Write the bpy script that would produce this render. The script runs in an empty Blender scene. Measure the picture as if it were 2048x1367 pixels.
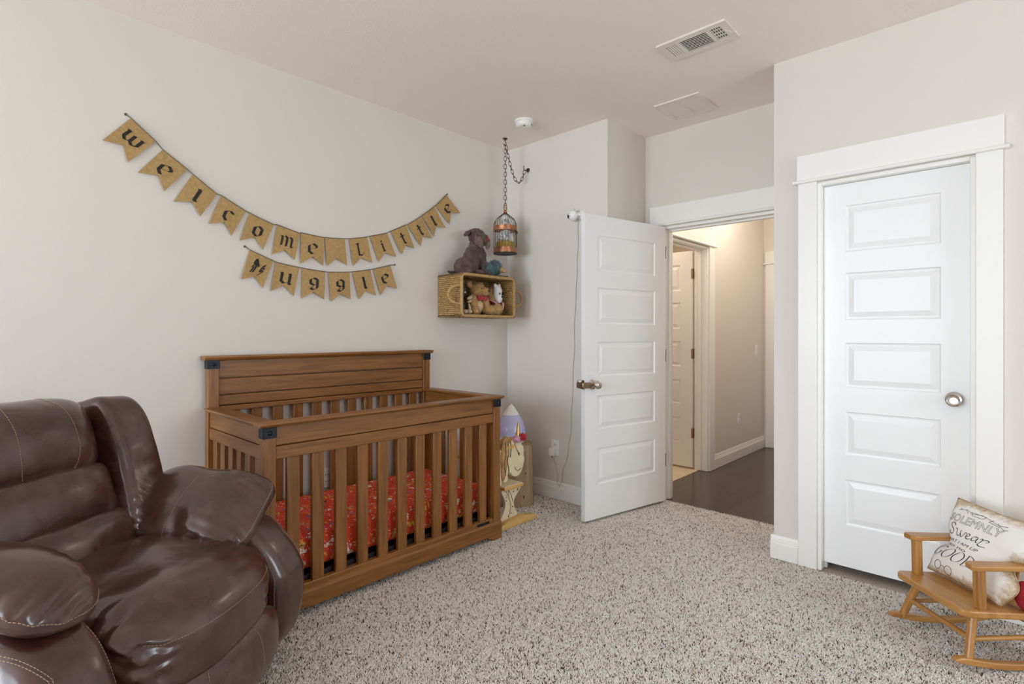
import bpy, bmesh, math, random
import numpy as np
from mathutils import Vector, Matrix, noise as mnoise
random.seed(7)
rng = np.random.default_rng(11)
scene = bpy.context.scene
COL = scene.collection
PI = math.pi
R = math.radians

# ------------------------------------------------------------------ materials
def _nt(name):
    m = bpy.data.materials.new(name)
    m.use_nodes = True
    nt = m.node_tree
    b = nt.nodes['Principled BSDF']
    return m, nt, b

def N(nt, typ, **kw):
    n = nt.nodes.new(typ)
    for k, v in kw.items():
        if k in n.inputs:
            n.inputs[k].default_value = v
        else:
            setattr(n, k, v)
    return n

def ramp(nt, fac, stops):
    r = nt.nodes.new('ShaderNodeValToRGB')
    el = r.color_ramp.elements
    while len(el) < len(stops):
        el.new(0.5)
    for e, (p, c) in zip(el, stops):
        e.position = p
        e.color = (c[0], c[1], c[2], 1)
    nt.links.new(fac, r.inputs['Fac'])
    return r.outputs['Color']

def coords(nt, scale=(1, 1, 1), rot=(0, 0, 0)):
    t = nt.nodes.new('ShaderNodeTexCoord')
    mp = nt.nodes.new('ShaderNodeMapping')
    mp.inputs['Scale'].default_value = scale
    mp.inputs['Rotation'].default_value = rot
    nt.links.new(t.outputs['Object'], mp.inputs['Vector'])
    return mp.outputs['Vector']

def bump(nt, b, h, strength, dist=0.002, prev=None):
    bp = nt.nodes.new('ShaderNodeBump')
    bp.inputs['Strength'].default_value = strength
    bp.inputs['Distance'].default_value = dist
    nt.links.new(h, bp.inputs['Height'])
    if prev is not None:
        nt.links.new(prev, bp.inputs['Normal'])
    nt.links.new(bp.outputs['Normal'], b.inputs['Normal'])
    return bp.outputs['Normal']

def noise_tex(nt, vec, scale, detail=3, rough=0.5, dist=0.0):
    n = N(nt, 'ShaderNodeTexNoise', Scale=scale, Detail=detail, Roughness=rough, Distortion=dist)
    nt.links.new(vec, n.inputs['Vector'])
    return n.outputs['Fac']

def plain(name, col, rough=0.5, metal=0.0, var=0.0, vscale=8, bs=None, spec=0.5, sheen=0.0):
    m, nt, b = _nt(name)
    b.inputs['Base Color'].default_value = (*col, 1)
    b.inputs['Roughness'].default_value = rough
    b.inputs['Metallic'].default_value = metal
    b.inputs['Specular IOR Level'].default_value = spec
    if sheen:
        b.inputs['Sheen Weight'].default_value = sheen
    v = coords(nt)
    if var:
        f = noise_tex(nt, v, vscale, 4)
        c = ramp(nt, f, [(0.3, [x * (1 - var) for x in col]), (0.7, [min(1, x * (1 + var)) for x in col])])
        nt.links.new(c, b.inputs['Base Color'])
    if bs:
        bump(nt, b, noise_tex(nt, v, bs[0], 4, 0.6), bs[1], bs[2])
    return m

def wood(name, axis, dark, mid, light, rough=0.4, freq=1.0):
    """grain runs along axis 0/1/2 of the object's own coordinates"""
    m, nt, b = _nt(name)
    sc = [26 * freq] * 3
    sc[axis] = 1.6 * freq
    v = coords(nt, tuple(sc))
    f1 = noise_tex(nt, v, 1.0, 6, 0.62, 0.6)
    sc2 = [160 * freq] * 3
    sc2[axis] = 5 * freq
    f2 = noise_tex(nt, coords(nt, tuple(sc2)), 1.0, 3, 0.6)
    mx = N(nt, 'ShaderNodeMath', operation='MULTIPLY_ADD')
    nt.links.new(f2, mx.inputs[0]); mx.inputs[1].default_value = 0.35
    nt.links.new(f1, mx.inputs[2])
    c = ramp(nt, mx.outputs[0], [(0.45, dark), (0.66, mid), (0.88, light)])
    nt.links.new(c, b.inputs['Base Color'])
    b.inputs['Roughness'].default_value = rough
    bump(nt, b, f2, 0.12, 0.001)
    return m

def lin(r, g, b):
    f = lambda c: ((c / 255 + 0.055) / 1.055) ** 2.4 if c > 10 else c / 255 / 12.92
    return (f(r), f(g), f(b))

M = {}
M['wall'] = plain('wall_paint', lin(221, 216, 210), 0.85, var=0.012, vscale=1.5, bs=(190, 0.16, 0.002), spec=0.25)
M['ceil'] = plain('ceiling_paint', lin(241, 234, 226), 0.9, bs=(120, 0.3, 0.003), spec=0.2)
M['trim'] = plain('white_trim_paint', lin(238, 237, 234), 0.38, var=0.008, vscale=3)
M['door'] = plain('white_door_paint', lin(238, 239, 240), 0.36, var=0.008, vscale=3)
M['plastic'] = plain('white_plastic', lin(236, 235, 232), 0.35)
M['slot'] = plain('dark_slot', (0.02, 0.02, 0.02), 0.6)
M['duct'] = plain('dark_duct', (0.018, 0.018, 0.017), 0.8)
M['ventwhite'] = plain('vent_enamel', lin(228, 221, 212), 0.4)
M['nickel'] = plain('satin_nickel', (0.62, 0.57, 0.52), 0.27, metal=1.0, var=0.05, vscale=40)
M['bronze'] = plain('aged_hinge_bronze', (0.36, 0.27, 0.19), 0.38, metal=1.0, var=0.15, vscale=40)
M['chrome'] = plain('bright_chrome', (0.7, 0.68, 0.65), 0.12, metal=1.0)
M['brownmetal'] = plain('brown_lacquer_metal', (0.3, 0.21, 0.14), 0.3, metal=0.8)
cw = (lin(102, 63, 26), lin(131, 84, 38), lin(150, 100, 50))
for i, a in enumerate('xyz'):
    M['crib_' + a] = wood('crib_wood_' + a, i, *cw, rough=0.34, freq=1.5)
M['ironplate'] = plain('blackened_iron', (0.018, 0.02, 0.026), 0.42, metal=0.6, var=0.3, vscale=60, bs=(150, 0.2, 0.001))
rw = ((0.27, 0.112, 0.024), (0.40, 0.185, 0.046), (0.50, 0.26, 0.078))
for i, a in enumerate('xyz'):
    M['oak_' + a] = wood('rocker_oak_' + a, i, *rw, rough=0.3)
pw = ((0.62, 0.42, 0.20), (0.76, 0.57, 0.32), (0.82, 0.66, 0.42))
for i, a in enumerate('xyz'):
    M['pine_' + a] = wood('pine_' + a, i, *pw, rough=0.5, freq=0.7)
M['pine_edge'] = wood('pine_orange', 1, (0.56, 0.31, 0.08), (0.68, 0.41, 0.13), (0.74, 0.48, 0.19), 0.45, 0.8)
M['cream'] = plain('cream_paint', (0.80, 0.69, 0.47), 0.55, var=0.08, vscale=14)
M['burnt'] = plain('woodburned_line', (0.10, 0.045, 0.015), 0.7)
M['mane'] = plain('tan_mane_paint', (0.44, 0.25, 0.095), 0.6, var=0.35, vscale=30)
M['gold'] = plain('gold_lame', (0.75, 0.48, 0.13), 0.28, metal=0.9, var=0.2, vscale=80)
M['redpom'] = plain('red_pompom', (0.62, 0.012, 0.02), 0.8, sheen=0.4)
M['pinkfluff'] = plain('pink_fluff', (0.86, 0.42, 0.58), 0.8, sheen=0.4)
M['stump'] = wood('stump_bark_wood', 2, (0.17, 0.10, 0.05), (0.34, 0.23, 0.13), (0.46, 0.34, 0.21), 0.75, 0.8)
M['stump_end'] = plain('stump_cut_end', (0.38, 0.27, 0.15), 0.8, var=0.2, vscale=30)
M['string'] = plain('jute_string', (0.16, 0.13, 0.08), 0.9)
M['ink'] = plain('black_paint_ink', (0.022, 0.018, 0.014), 0.8, var=0.4, vscale=120)
M['print'] = plain('grey_black_print', (0.045, 0.043, 0.047), 0.8, var=0.3, vscale=120)
M['chain'] = plain('rust_brown_iron', (0.075, 0.038, 0.022), 0.5, metal=0.55, var=0.3, vscale=90)
M['copper'] = plain('brushed_copper', (0.42, 0.185, 0.095), 0.36, metal=0.85, var=0.35, vscale=70, bs=(200, 0.5, 0.001))
M['cagebase'] = plain('dark_cage_base', (0.05, 0.04, 0.03), 0.5, metal=0.5)
M['owl'] = plain('speckled_plush', (0.62, 0.60, 0.56), 0.9, var=0.75, vscale=70)
M['owlface'] = plain('white_plush', (0.82, 0.80, 0.76), 0.9)
M['nest'] = plain('straw_nest', (0.42, 0.29, 0.07), 0.8, var=0.5, vscale=120, bs=(160, 0.8, 0.004))
M['dogfur'] = plain('brown_plush', (0.085, 0.052, 0.044), 0.85, var=0.42, vscale=26, bs=(130, 0.5, 0.004), sheen=0.12)
M['doglight'] = plain('mauve_plush', (0.15, 0.10, 0.085), 0.85, var=0.3, vscale=30, bs=(130, 0.5, 0.004), sheen=0.1)
M['darkfelt'] = plain('dark_felt', (0.03, 0.026, 0.022), 0.9, sheen=0.3)
M['redfelt'] = plain('red_felt', (0.36, 0.014, 0.014), 0.7, var=0.2, vscale=60)
M['teal'] = plain('teal_fur', (0.155, 0.26, 0.275), 0.85, var=0.45, vscale=40, sheen=0.3)
M['tanfelt'] = plain('tan_felt', (0.52, 0.31, 0.12), 0.85)
M['teddy'] = plain('honey_mohair', (0.46, 0.265, 0.10), 0.9, var=0.25, vscale=40, sheen=0.4)
M['teddylight'] = plain('pale_mohair', (0.66, 0.46, 0.23), 0.9, var=0.2, vscale=40, sheen=0.4)
M['bow'] = plain('red_velvet_bow', (0.36, 0.006, 0.008), 0.6, sheen=0.5)
M['black'] = plain('black_gloss', (0.012, 0.012, 0.012), 0.25)
M['whitecloth'] = plain('white_cloth', (0.80, 0.79, 0.78), 0.85, bs=(260, 0.2, 0.001))
M['greyfelt'] = plain('charcoal_plush', (0.055, 0.055, 0.065), 0.9, var=0.4, vscale=40)
M['beigefelt'] = plain('beige_felt', (0.58, 0.45, 0.31), 0.9)
M['darkmetal'] = plain('black_support', (0.012, 0.012, 0.014), 0.6)
M['redcush'] = plain('dark_red_cloth', (0.33, 0.012, 0.02), 0.8, var=0.2, vscale=30)
M['cord'] = plain('pale_cord', lin(196, 193, 186), 0.5)
M['thread'] = plain('tan_thread', (0.36, 0.235, 0.16), 0.7)
M['tile'] = plain('beige_floor_tile', lin(222, 208, 180), 0.4, var=0.08, vscale=6)
M['bathwall'] = plain('bath_paint', lin(226, 216, 203), 0.85)
M['windowwhite'] = plain('window_vinyl', lin(238, 238, 236), 0.4)

def leather():
    m, nt, b = _nt('burgundy_brown_leather')
    v = coords(nt)
    f = noise_tex(nt, v, 8.0, 4, 0.55, 0.0)
    c = ramp(nt, f, [(0.30, (0.036, 0.0085, 0.0080)), (0.5, (0.060, 0.0200, 0.0152)), (0.72, (0.092, 0.043, 0.031))])
    nt.links.new(c, b.inputs['Base Color'])
    r = N(nt, 'ShaderNodeMapRange')
    r.inputs['To Min'].default_value = 0.17
    r.inputs['To Max'].default_value = 0.29
    nt.links.new(noise_tex(nt, v, 12, 2), r.inputs['Value'])
    nt.links.new(r.outputs['Result'], b.inputs['Roughness'])
    b.inputs['Specular IOR Level'].default_value = 0.8
    b.inputs['Coat Weight'].default_value = 0.25
    b.inputs['Coat Roughness'].default_value = 0.16
    n1 = bump(nt, b, noise_tex(nt, v, 9, 2, 0.45, 0.0), 0.30, 0.016)
    bump(nt, b, noise_tex(nt, v, 240, 2, 0.5), 0.07, 0.001, n1)
    return m
M['leather'] = leather()

def burlap():
    m, nt, b = _nt('burlap_weave')
    v = coords(nt)
    w1 = N(nt, 'ShaderNodeTexWave', wave_type='BANDS', bands_direction='Y', Scale=190.0, Distortion=1.2)
    w2 = N(nt, 'ShaderNodeTexWave', wave_type='BANDS', bands_direction='Z', Scale=190.0, Distortion=1.2)
    for w in (w1, w2):
        nt.links.new(v, w.inputs['Vector'])
    mul = N(nt, 'ShaderNodeMath', operation='MULTIPLY')
    nt.links.new(w1.outputs['Fac'], mul.inputs[0]); nt.links.new(w2.outputs['Fac'], mul.inputs[1])
    ad = N(nt, 'ShaderNodeMath', operation='MULTIPLY_ADD')
    nt.links.new(noise_tex(nt, v, 60, 5, 0.7), ad.inputs[0]); ad.inputs[1].default_value = 0.9
    nt.links.new(mul.outputs[0], ad.inputs[2])
    c = ramp(nt, ad.outputs[0], [(0.25, lin(142, 112, 68)), (0.6, lin(182, 149, 99)), (1.0, lin(204, 174, 126))])
    nt.links.new(c, b.inputs['Base Color'])
    b.inputs['Roughness'].default_value = 0.95
    b.inputs['Specular IOR Level'].default_value = 0.1
    bump(nt, b, mul.outputs[0], 0.5, 0.001)
    return m
M['burlap'] = burlap()

def seagrass(name, horiz):
    m, nt, b = _nt(name)
    t = nt.nodes.new('ShaderNodeTexCoord')
    sp = nt.nodes.new('ShaderNodeSeparateXYZ')
    nt.links.new(t.outputs['Object'], sp.inputs[0])
    cb = nt.nodes.new('ShaderNodeCombineXYZ')
    ad = N(nt, 'ShaderNodeMath', operation='ADD')
    nt.links.new(sp.outputs['X'], ad.inputs[0]); nt.links.new(sp.outputs['Y'], ad.inputs[1])
    nt.links.new(ad.outputs[0], cb.inputs['X']); nt.links.new(sp.outputs['Z'], cb.inputs['Y'])
    br = N(nt, 'ShaderNodeTexBrick', offset=0.5)
    br.inputs['Scale'].default_value = 1.0
    br.inputs['Brick Width'].default_value = 0.026
    br.inputs['Row Height'].default_value = 0.0135
    br.inputs['Mortar Size'].default_value = 0.0022
    br.inputs['Mortar Smooth'].default_value = 1.0
    br.inputs['Color1'].default_value = (*lin(204, 170, 110), 1)
    br.inputs['Color2'].default_value = (*lin(180, 143, 84), 1)
    br.inputs['Mortar'].default_value = (*lin(152, 119, 70), 1)
    wn = N(nt, 'ShaderNodeTexNoise', Scale=38.0, Detail=3.0)
    nt.links.new(t.outputs['Object'], wn.inputs['Vector'])
    wm = N(nt, 'ShaderNodeMix', data_type='VECTOR'); wm.inputs[0].default_value = 0.007
    nt.links.new(cb.outputs[0], wm.inputs[4]); nt.links.new(wn.outputs['Color'], wm.inputs[5])
    nt.links.new(wm.outputs[1], br.inputs['Vector'])
    nz = noise_tex(nt, t.outputs['Object'], 105, 6, 0.8, 0.8)
    mx = N(nt, 'ShaderNodeMix', data_type='RGBA', blend_type='MULTIPLY')
    mx.inputs[0].default_value = 0.85
    nt.links.new(br.outputs['Color'], mx.inputs[6])
    nt.links.new(ramp(nt, nz, [(0.33, (0.28, 0.24, 0.2)), (0.55, (1, 1, 1)), (0.75, (1.0, 0.98, 0.9))]), mx.inputs[7])
    nt.links.new(mx.outputs[2], b.inputs['Base Color'])
    b.inputs['Roughness'].default_value = 0.85
    inv = N(nt, 'ShaderNodeMath', operation='MULTIPLY_ADD')
    nt.links.new(br.outputs['Fac'], inv.inputs[0]); inv.inputs[1].default_value = -1.0
    nt.links.new(nz, inv.inputs[2])
    bump(nt, b, inv.outputs[0], 0.9, 0.006)
    return m
M['seagrass'] = seagrass('seagrass_weave', True)

def rope():
    m, nt, b = _nt('seagrass_rope')
    v = coords(nt)
    nz = noise_tex(nt, v, 95, 5, 0.75, 1.0)
    nt.links.new(ramp(nt, nz, [(0.3, lin(120, 90, 48)), (0.5, lin(186, 152, 96)), (0.75, lin(214, 184, 128))]), b.inputs['Base Color'])
    b.inputs['Roughness'].default_value = 0.85
    bump(nt, b, nz, 0.8, 0.004)
    return m
M['rope'] = rope()

def carpet():
    m, nt, b = _nt('carpet_backing')
    v = coords(nt)
    nz = noise_tex(nt, v, 150, 3, 0.7)
    nt.links.new(ramp(nt, nz, [(0.3, lin(150, 134, 120)), (0.6, lin(206, 192, 178))]), b.inputs['Base Color'])
    b.inputs['Roughness'].default_value = 1.0
    b.inputs['Specular IOR Level'].default_value = 0.05
    bump(nt, b, nz, 0.8, 0.008)
    return m
M['carpet'] = carpet()

def tuft_mat():
    m, nt, b = _nt('carpet_yarn')
    g = nt.nodes.new('ShaderNodeAttribute')
    g.attribute_name = 'tone'
    nt.links.new(g.outputs['Color'], b.inputs['Base Color'])
    b.inputs['Roughness'].default_value = 1.0
    b.inputs['Specular IOR Level'].default_value = 0.05
    return m
M['tuft'] = tuft_mat()

def hallwood():
    m, nt, b = _nt('dark_plank_floor')
    t = nt.nodes.new('ShaderNodeTexCoord')
    mp = nt.nodes.new('ShaderNodeMapping')
    mp.inputs['Rotation'].default_value = (0, 0, R(90))
    nt.links.new(t.outputs['Object'], mp.inputs['Vector'])
    br = N(nt, 'ShaderNodeTexBrick', offset=0.37)
    br.inputs['Scale'].default_value = 1.0
    br.inputs['Brick Width'].default_value = 1.1
    br.inputs['Row Height'].default_value = 0.125
    br.inputs['Mortar Size'].default_value = 0.0025
    br.inputs['Color1'].default_value = (*lin(80, 68, 60), 1)
    br.inputs['Color2'].default_value = (*lin(66, 55, 49), 1)
    br.inputs['Mortar'].default_value = (0.004, 0.003, 0.003, 1)
    nt.links.new(mp.outputs['Vector'], br.inputs['Vector'])
    nz = noise_tex(nt, coords(nt, (60, 4, 10)), 1.0, 5, 0.6)
    mx = N(nt, 'ShaderNodeMix', data_type='RGBA', blend_type='MULTIPLY')
    mx.inputs[0].default_value = 0.6
    nt.links.new(br.outputs['Color'], mx.inputs[6])
    nt.links.new(ramp(nt, nz, [(0.3, (0.55, 0.55, 0.55)), (0.7, (1.2, 1.2, 1.2))]), mx.inputs[7])
    nt.links.new(mx.outputs[2], b.inputs['Base Color'])
    b.inputs['Roughness'].default_value = 0.22
    bump(nt, b, nz, 0.06, 0.002)
    return m
M['hallwood'] = hallwood()

def sheet():
    m, nt, b = _nt('red_printed_sheet')
    v = coords(nt)
    base = lin(220, 72, 40)
    cur = None
    prev = None
    specs = [(17, 0.36, lin(232, 188, 72), 0.0), (14, 0.36, lin(240, 232, 224), 3.7), (15, 0.33, lin(122, 130, 158), 9.1),
             (20, 0.33, lin(238, 128, 56), 5.3), (13, 0.33, lin(190, 152, 94), 13.0), (36, 0.24, lin(248, 220, 196), 17.0),
             (18, 0.24, lin(112, 26, 20), 21.0), (14, 0.32, lin(226, 70, 84), 25.0), (30, 0.22, lin(250, 240, 225), 31.0)]
    rgb = nt.nodes.new('ShaderNodeRGB'); rgb.outputs[0].default_value = (*base, 1)
    prev = rgb.outputs[0]
    for sc, thr, colr, off in specs:
        mp = nt.nodes.new('ShaderNodeMapping')
        mp.inputs['Location'].default_value = (off, off * 1.7, off * 0.6)
        nt.links.new(v, mp.inputs['Vector'])
        wn = N(nt, 'ShaderNodeTexNoise', Scale=42.0, Detail=2.0)
        nt.links.new(mp.outputs[0], wn.inputs['Vector'])
        mix = N(nt, 'ShaderNodeMix', data_type='VECTOR')
        mix.inputs[0].default_value = 0.075
        nt.links.new(mp.outputs[0], mix.inputs[4]); nt.links.new(wn.outputs['Color'], mix.inputs[5])
        vo = N(nt, 'ShaderNodeTexVoronoi', Scale=float(sc), distance='MANHATTAN')
        nt.links.new(mix.outputs[1], vo.inputs['Vector'])
        lt = N(nt, 'ShaderNodeMath', operation='LESS_THAN'); lt.inputs[1].default_value = thr
        nt.links.new(vo.outputs['Distance'], lt.inputs[0])
        sx = nt.nodes.new('ShaderNodeSeparateColor')
        nt.links.new(vo.outputs['Color'], sx.inputs[0])
        l2 = N(nt, 'ShaderNodeMath', operation='LESS_THAN'); l2.inputs[1].default_value = 0.62
        nt.links.new(sx.outputs[0], l2.inputs[0])
        mu = N(nt, 'ShaderNodeMath', operation='MULTIPLY')
        nt.links.new(lt.outputs[0], mu.inputs[0]); nt.links.new(l2.outputs[0], mu.inputs[1])
        mc = N(nt, 'ShaderNodeMix', data_type='RGBA')
        nt.links.new(mu.outputs[0], mc.inputs[0]); nt.links.new(prev, mc.inputs[6])
        mc.inputs[7].default_value = (*colr, 1)
        prev = mc.outputs[2]
    nt.links.new(prev, b.inputs['Base Color'])
    b.inputs['Roughness'].default_value = 0.85
    return m
M['sheet'] = sheet()

def pillowcloth():
    m, nt, b = _nt('aged_print_cloth')
    at = nt.nodes.new('ShaderNodeAttribute'); at.attribute_name = 'edge'
    v = coords(nt)
    nz = noise_tex(nt, v, 26, 8, 0.72, 0.4)
    ad = N(nt, 'ShaderNodeMath', operation='MULTIPLY_ADD')
    nt.links.new(nz, ad.inputs[0]); ad.inputs[1].default_value = 1.3
    nt.links.new(at.outputs['Fac'], ad.inputs[2])
    c = ramp(nt, ad.outputs[0], [(0.92, lin(238, 235, 231)), (1.12, lin(216, 203, 187)), (1.32, lin(182, 158, 126)), (1.6, lin(140, 118, 80))])
    nt.links.new(c, b.inputs['Base Color'])
    r = c.node.color_ramp
    # the ramp only reaches 1.0: scale the input down
    sc = N(nt, 'ShaderNodeMath', operation='MULTIPLY'); sc.inputs[1].default_value = 0.6
    nt.links.new(ad.outputs[0], sc.inputs[0]); nt.links.new(sc.outputs[0], c.node.inputs['Fac'])
    for e, p in zip(r.elements, (0.57, 0.68, 0.80, 0.95)):
        e.position = p
    b.inputs['Roughness'].default_value = 0.8
    bump(nt, b, noise_tex(nt, v, 400, 2), 0.15, 0.001)
    return m
M['pillow'] = pillowcloth()

def humid():
    m, nt, b = _nt('lavender_translucent_tank')
    b.inputs['Base Color'].default_value = (*lin(196, 196, 232), 1)
    b.inputs['Roughness'].default_value = 0.22
    b.inputs['Subsurface Weight'].default_value = 0.3
    b.inputs['Subsurface Radius'].default_value = (0.03, 0.03, 0.04)
    return m
M['tank'] = humid()
def emit(name, col, s):
    m, nt, b = _nt(name)
    b.inputs['Base Color'].default_value = (0.8, 0.8, 0.8, 1)
    b.inputs['Emission Color'].default_value = (*col, 1)
    b.inputs['Emission Strength'].default_value = s
    return m
M['lamp'] = emit('lit_lamp_glass', (1.0, 0.86, 0.66), 3.0)

# ------------------------------------------------------------------ mesh building
class B:
    def __init__(s):
        s.v = []; s.f = []
    def add(s, vs, fs):
        o = len(s.v)
        s.v += [tuple(p) for p in vs]
        s.f += [tuple(i + o for i in f) for f in fs]
        return s
    def box(s, x0, x1, y0, y1, z0, z1, T=None):
        vs = [(x0, y0, z0), (x1, y0, z0), (x1, y1, z0), (x0, y1, z0), (x0, y0, z1), (x1, y0, z1), (x1, y1, z1), (x0, y1, z1)]
        if T is not None:
            vs = [tuple(T @ Vector(p)) for p in vs]
        return s.add(vs, [(3, 2, 1, 0), (4, 5, 6, 7), (0, 1, 5, 4), (1, 2, 6, 5), (2, 3, 7, 6), (3, 0, 4, 7)])
    def bar(s, p, q, w, h, up=(0, 0, 1), w2=None, h2=None):
        p, q = Vector(p), Vector(q); d = (q - p).normalized()
        a = d.cross(Vector(up))
        if a.length < 1e-4: a = d.cross(Vector((1, 0, 0)))
        a.normalize(); c = a.cross(d).normalized()
        w2 = w if w2 is None else w2; h2 = h if h2 is None else h2
        vs = []
        for P, W, Hh in ((p, w, h), (q, w2, h2)):
            for i, j in ((-1, -1), (1, -1), (1, 1), (-1, 1)):
                vs.append(P + a * (i * W / 2) + c * (j * Hh / 2))
        return s.add(vs, [(0, 1, 2, 3), (7, 6, 5, 4), (0, 4, 5, 1), (1, 5, 6, 2), (2, 6, 7, 3), (3, 7, 4, 0)])
    def tube(s, pts, r, n=8, closed=False, sx=1.0):
        pts = [Vector(p) for p in pts]
        m = len(pts)
        rs = r if isinstance(r, (list, tuple)) else [r] * m
        up = None
        vs = []
        for i, p in enumerate(pts):
            a = pts[(i - 1) % m] if (closed or i > 0) else p
            c = pts[(i + 1) % m] if (closed or i < m - 1) else p
            t = (c - a).normalized()
            if up is None:
                up = Vector((0, 0, 1)) if abs(t.z) < 0.9 else Vector((1, 0, 0))
            e1 = t.cross(up)
            if e1.length < 1e-5: e1 = t.cross(Vector((0.3, 1, 0.2)))
            e1.normalize(); e2 = e1.cross(t).normalized()
            up = e2
            for k in range(n):
                an = 2 * PI * k / n
                vs.append(p + e1 * (math.cos(an) * rs[i]) + e2 * (math.sin(an) * rs[i] * sx))
        fs = []
        for i in range(m if closed else m - 1):
            j = (i + 1) % m
            for k in range(n):
                l = (k + 1) % n
                fs.append((i * n + k, i * n + l, j * n + l, j * n + k))
        if not closed:
            fs.append(tuple(range(n - 1, -1, -1)))
            fs.append(tuple((m - 1) * n + k for k in range(n)))
        return s.add(vs, fs)
    def lathe(s, prof, n=32, c=(0, 0, 0), T=None):
        vs = []
        for r, z in prof:
            for k in range(n):
                an = 2 * PI * k / n
                vs.append(Vector((r * math.cos(an), r * math.sin(an), z)))
        fs = []
        for i in range(len(prof) - 1):
            for k in range(n):
                l = (k + 1) % n
                fs.append((i * n + k, i * n + l, (i + 1) * n + l, (i + 1) * n + k))
        fs.append(tuple(range(n - 1, -1, -1)))
        fs.append(tuple((len(prof) - 1) * n + k for k in range(n)))
        if T is not None: vs = [T @ p for p in vs]
        vs = [p + Vector(c) for p in vs]
        return s.add(vs, fs)
    def prism(s, poly, fn, d0, d1):
        """poly: 2d points; fn(a, b, d) -> xyz"""
        n = len(poly)
        vs = [fn(a, b, d0) for a, b in poly] + [fn(a, b, d1) for a, b in poly]
        fs = [tuple(range(n - 1, -1, -1)), tuple(range(n, 2 * n))]
        for i in range(n):
            j = (i + 1) % n
            fs.append((i, j, n + j, n + i))
        return s.add(vs, fs)
    def ell(s, c, r, T=None, nu=20, nv=12):
        vs = []
        for i in range(nv + 1):
            th = PI * i / nv
            for k in range(nu):
                an = 2 * PI * k / nu
                p = Vector((r[0] * math.sin(th) * math.cos(an), r[1] * math.sin(th) * math.sin(an), r[2] * math.cos(th)))
                if T is not None: p = T @ p
                vs.append(p + Vector(c))
        fs = []
        for i in range(nv):
            for k in range(nu):
                l = (k + 1) % nu
                fs.append((i * nu + k, (i + 1) * nu + k, (i + 1) * nu + l, i * nu + l))
        return s.add(vs, fs)
    def build(s, name, mat, parent=None, bevel=0.0, smooth=None, seg=2, fix=True):
        me = bpy.data.meshes.new(name)
        me.from_pydata(s.v, [], s.f)
        bm = bmesh.new(); bm.from_mesh(me)
        bmesh.ops.remove_doubles(bm, verts=bm.verts, dist=1e-6)
        if fix: bmesh.ops.recalc_face_normals(bm, faces=bm.faces)
        bm.to_mesh(me); bm.free()
        me.materials.append(M[mat] if isinstance(mat, str) else mat)
        if smooth is not None:
            me.shade_smooth()
            if smooth < 180: me.set_sharp_from_angle(angle=R(smooth))
        o = bpy.data.objects.new(name, me)
        COL.objects.link(o)
        if parent is not None: o.parent = parent
        if bevel:
            md = o.modifiers.new('bevel', 'BEVEL')
            md.width = bevel; md.segments = seg; md.limit_method = 'ANGLE'; md.angle_limit = R(35)
            md.harden_normals = False
            if smooth is None:
                me.shade_smooth(); me.set_sharp_from_angle(angle=R(40))
        return o

def tag(o, label, cat, group=None, kind=None):
    o['label'] = label; o['category'] = cat
    if group: o['group'] = group
    if kind: o['kind'] = kind
    return o
def thing(name, label, cat, loc=(0, 0, 0), rz=0.0, group=None, kind=None):
    o = bpy.data.objects.new(name, None)
    o.empty_display_size = 0.1
    COL.objects.link(o)
    o.location = loc; o.rotation_euler = (0, 0, rz)
    return tag(o, label, cat, group, kind)
def struct(o, label=None, cat=None):
    o['kind'] = 'structure'
    if label: tag(o, label, cat)
    return o
def bx(name, mat, parent, x0, x1, y0, y1, z0, z1, bevel=0.0, T=None):
    return B().box(x0, x1, y0, y1, z0, z1, T).build(name, mat, parent, bevel)

def bake(o):
    """replace an object's mesh with its modified result"""
    bpy.context.view_layer.update()
    dg = bpy.context.evaluated_depsgraph_get()
    me = bpy.data.meshes.new_from_object(o.evaluated_get(dg))
    o.modifiers.clear(); o.data = me
    return o
def blob(name, ells, mat, parent, voxel=0.005, it=4):
    b = B()
    for e in ells:
        b.ell(e[0], e[1], e[2] if len(e) > 2 else None, 20, 12)
    o = b.build(name, mat, parent)
    md = o.modifiers.new('r', 'REMESH'); md.mode = 'VOXEL'; md.voxel_size = voxel; md.use_smooth_shade = True
    sm = o.modifiers.new('s', 'SMOOTH'); sm.iterations = it; sm.factor = 0.5
    bake(o)
    return o
def roughen(o, amp, scale, ridge=False):
    me = o.data
    for v in me.vertices:
        f = mnoise.noise(v.co * scale)
        if ridge: f = 1 - 3.0 * abs(f)
        v.co = v.co + v.normal * (amp * f)
    me.update()
    return o
def rot(ax, ay, az):
    return Matrix.Rotation(az, 4, 'Z') @ Matrix.Rotation(ay, 4, 'Y') @ Matrix.Rotation(ax, 4, 'X')
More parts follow.
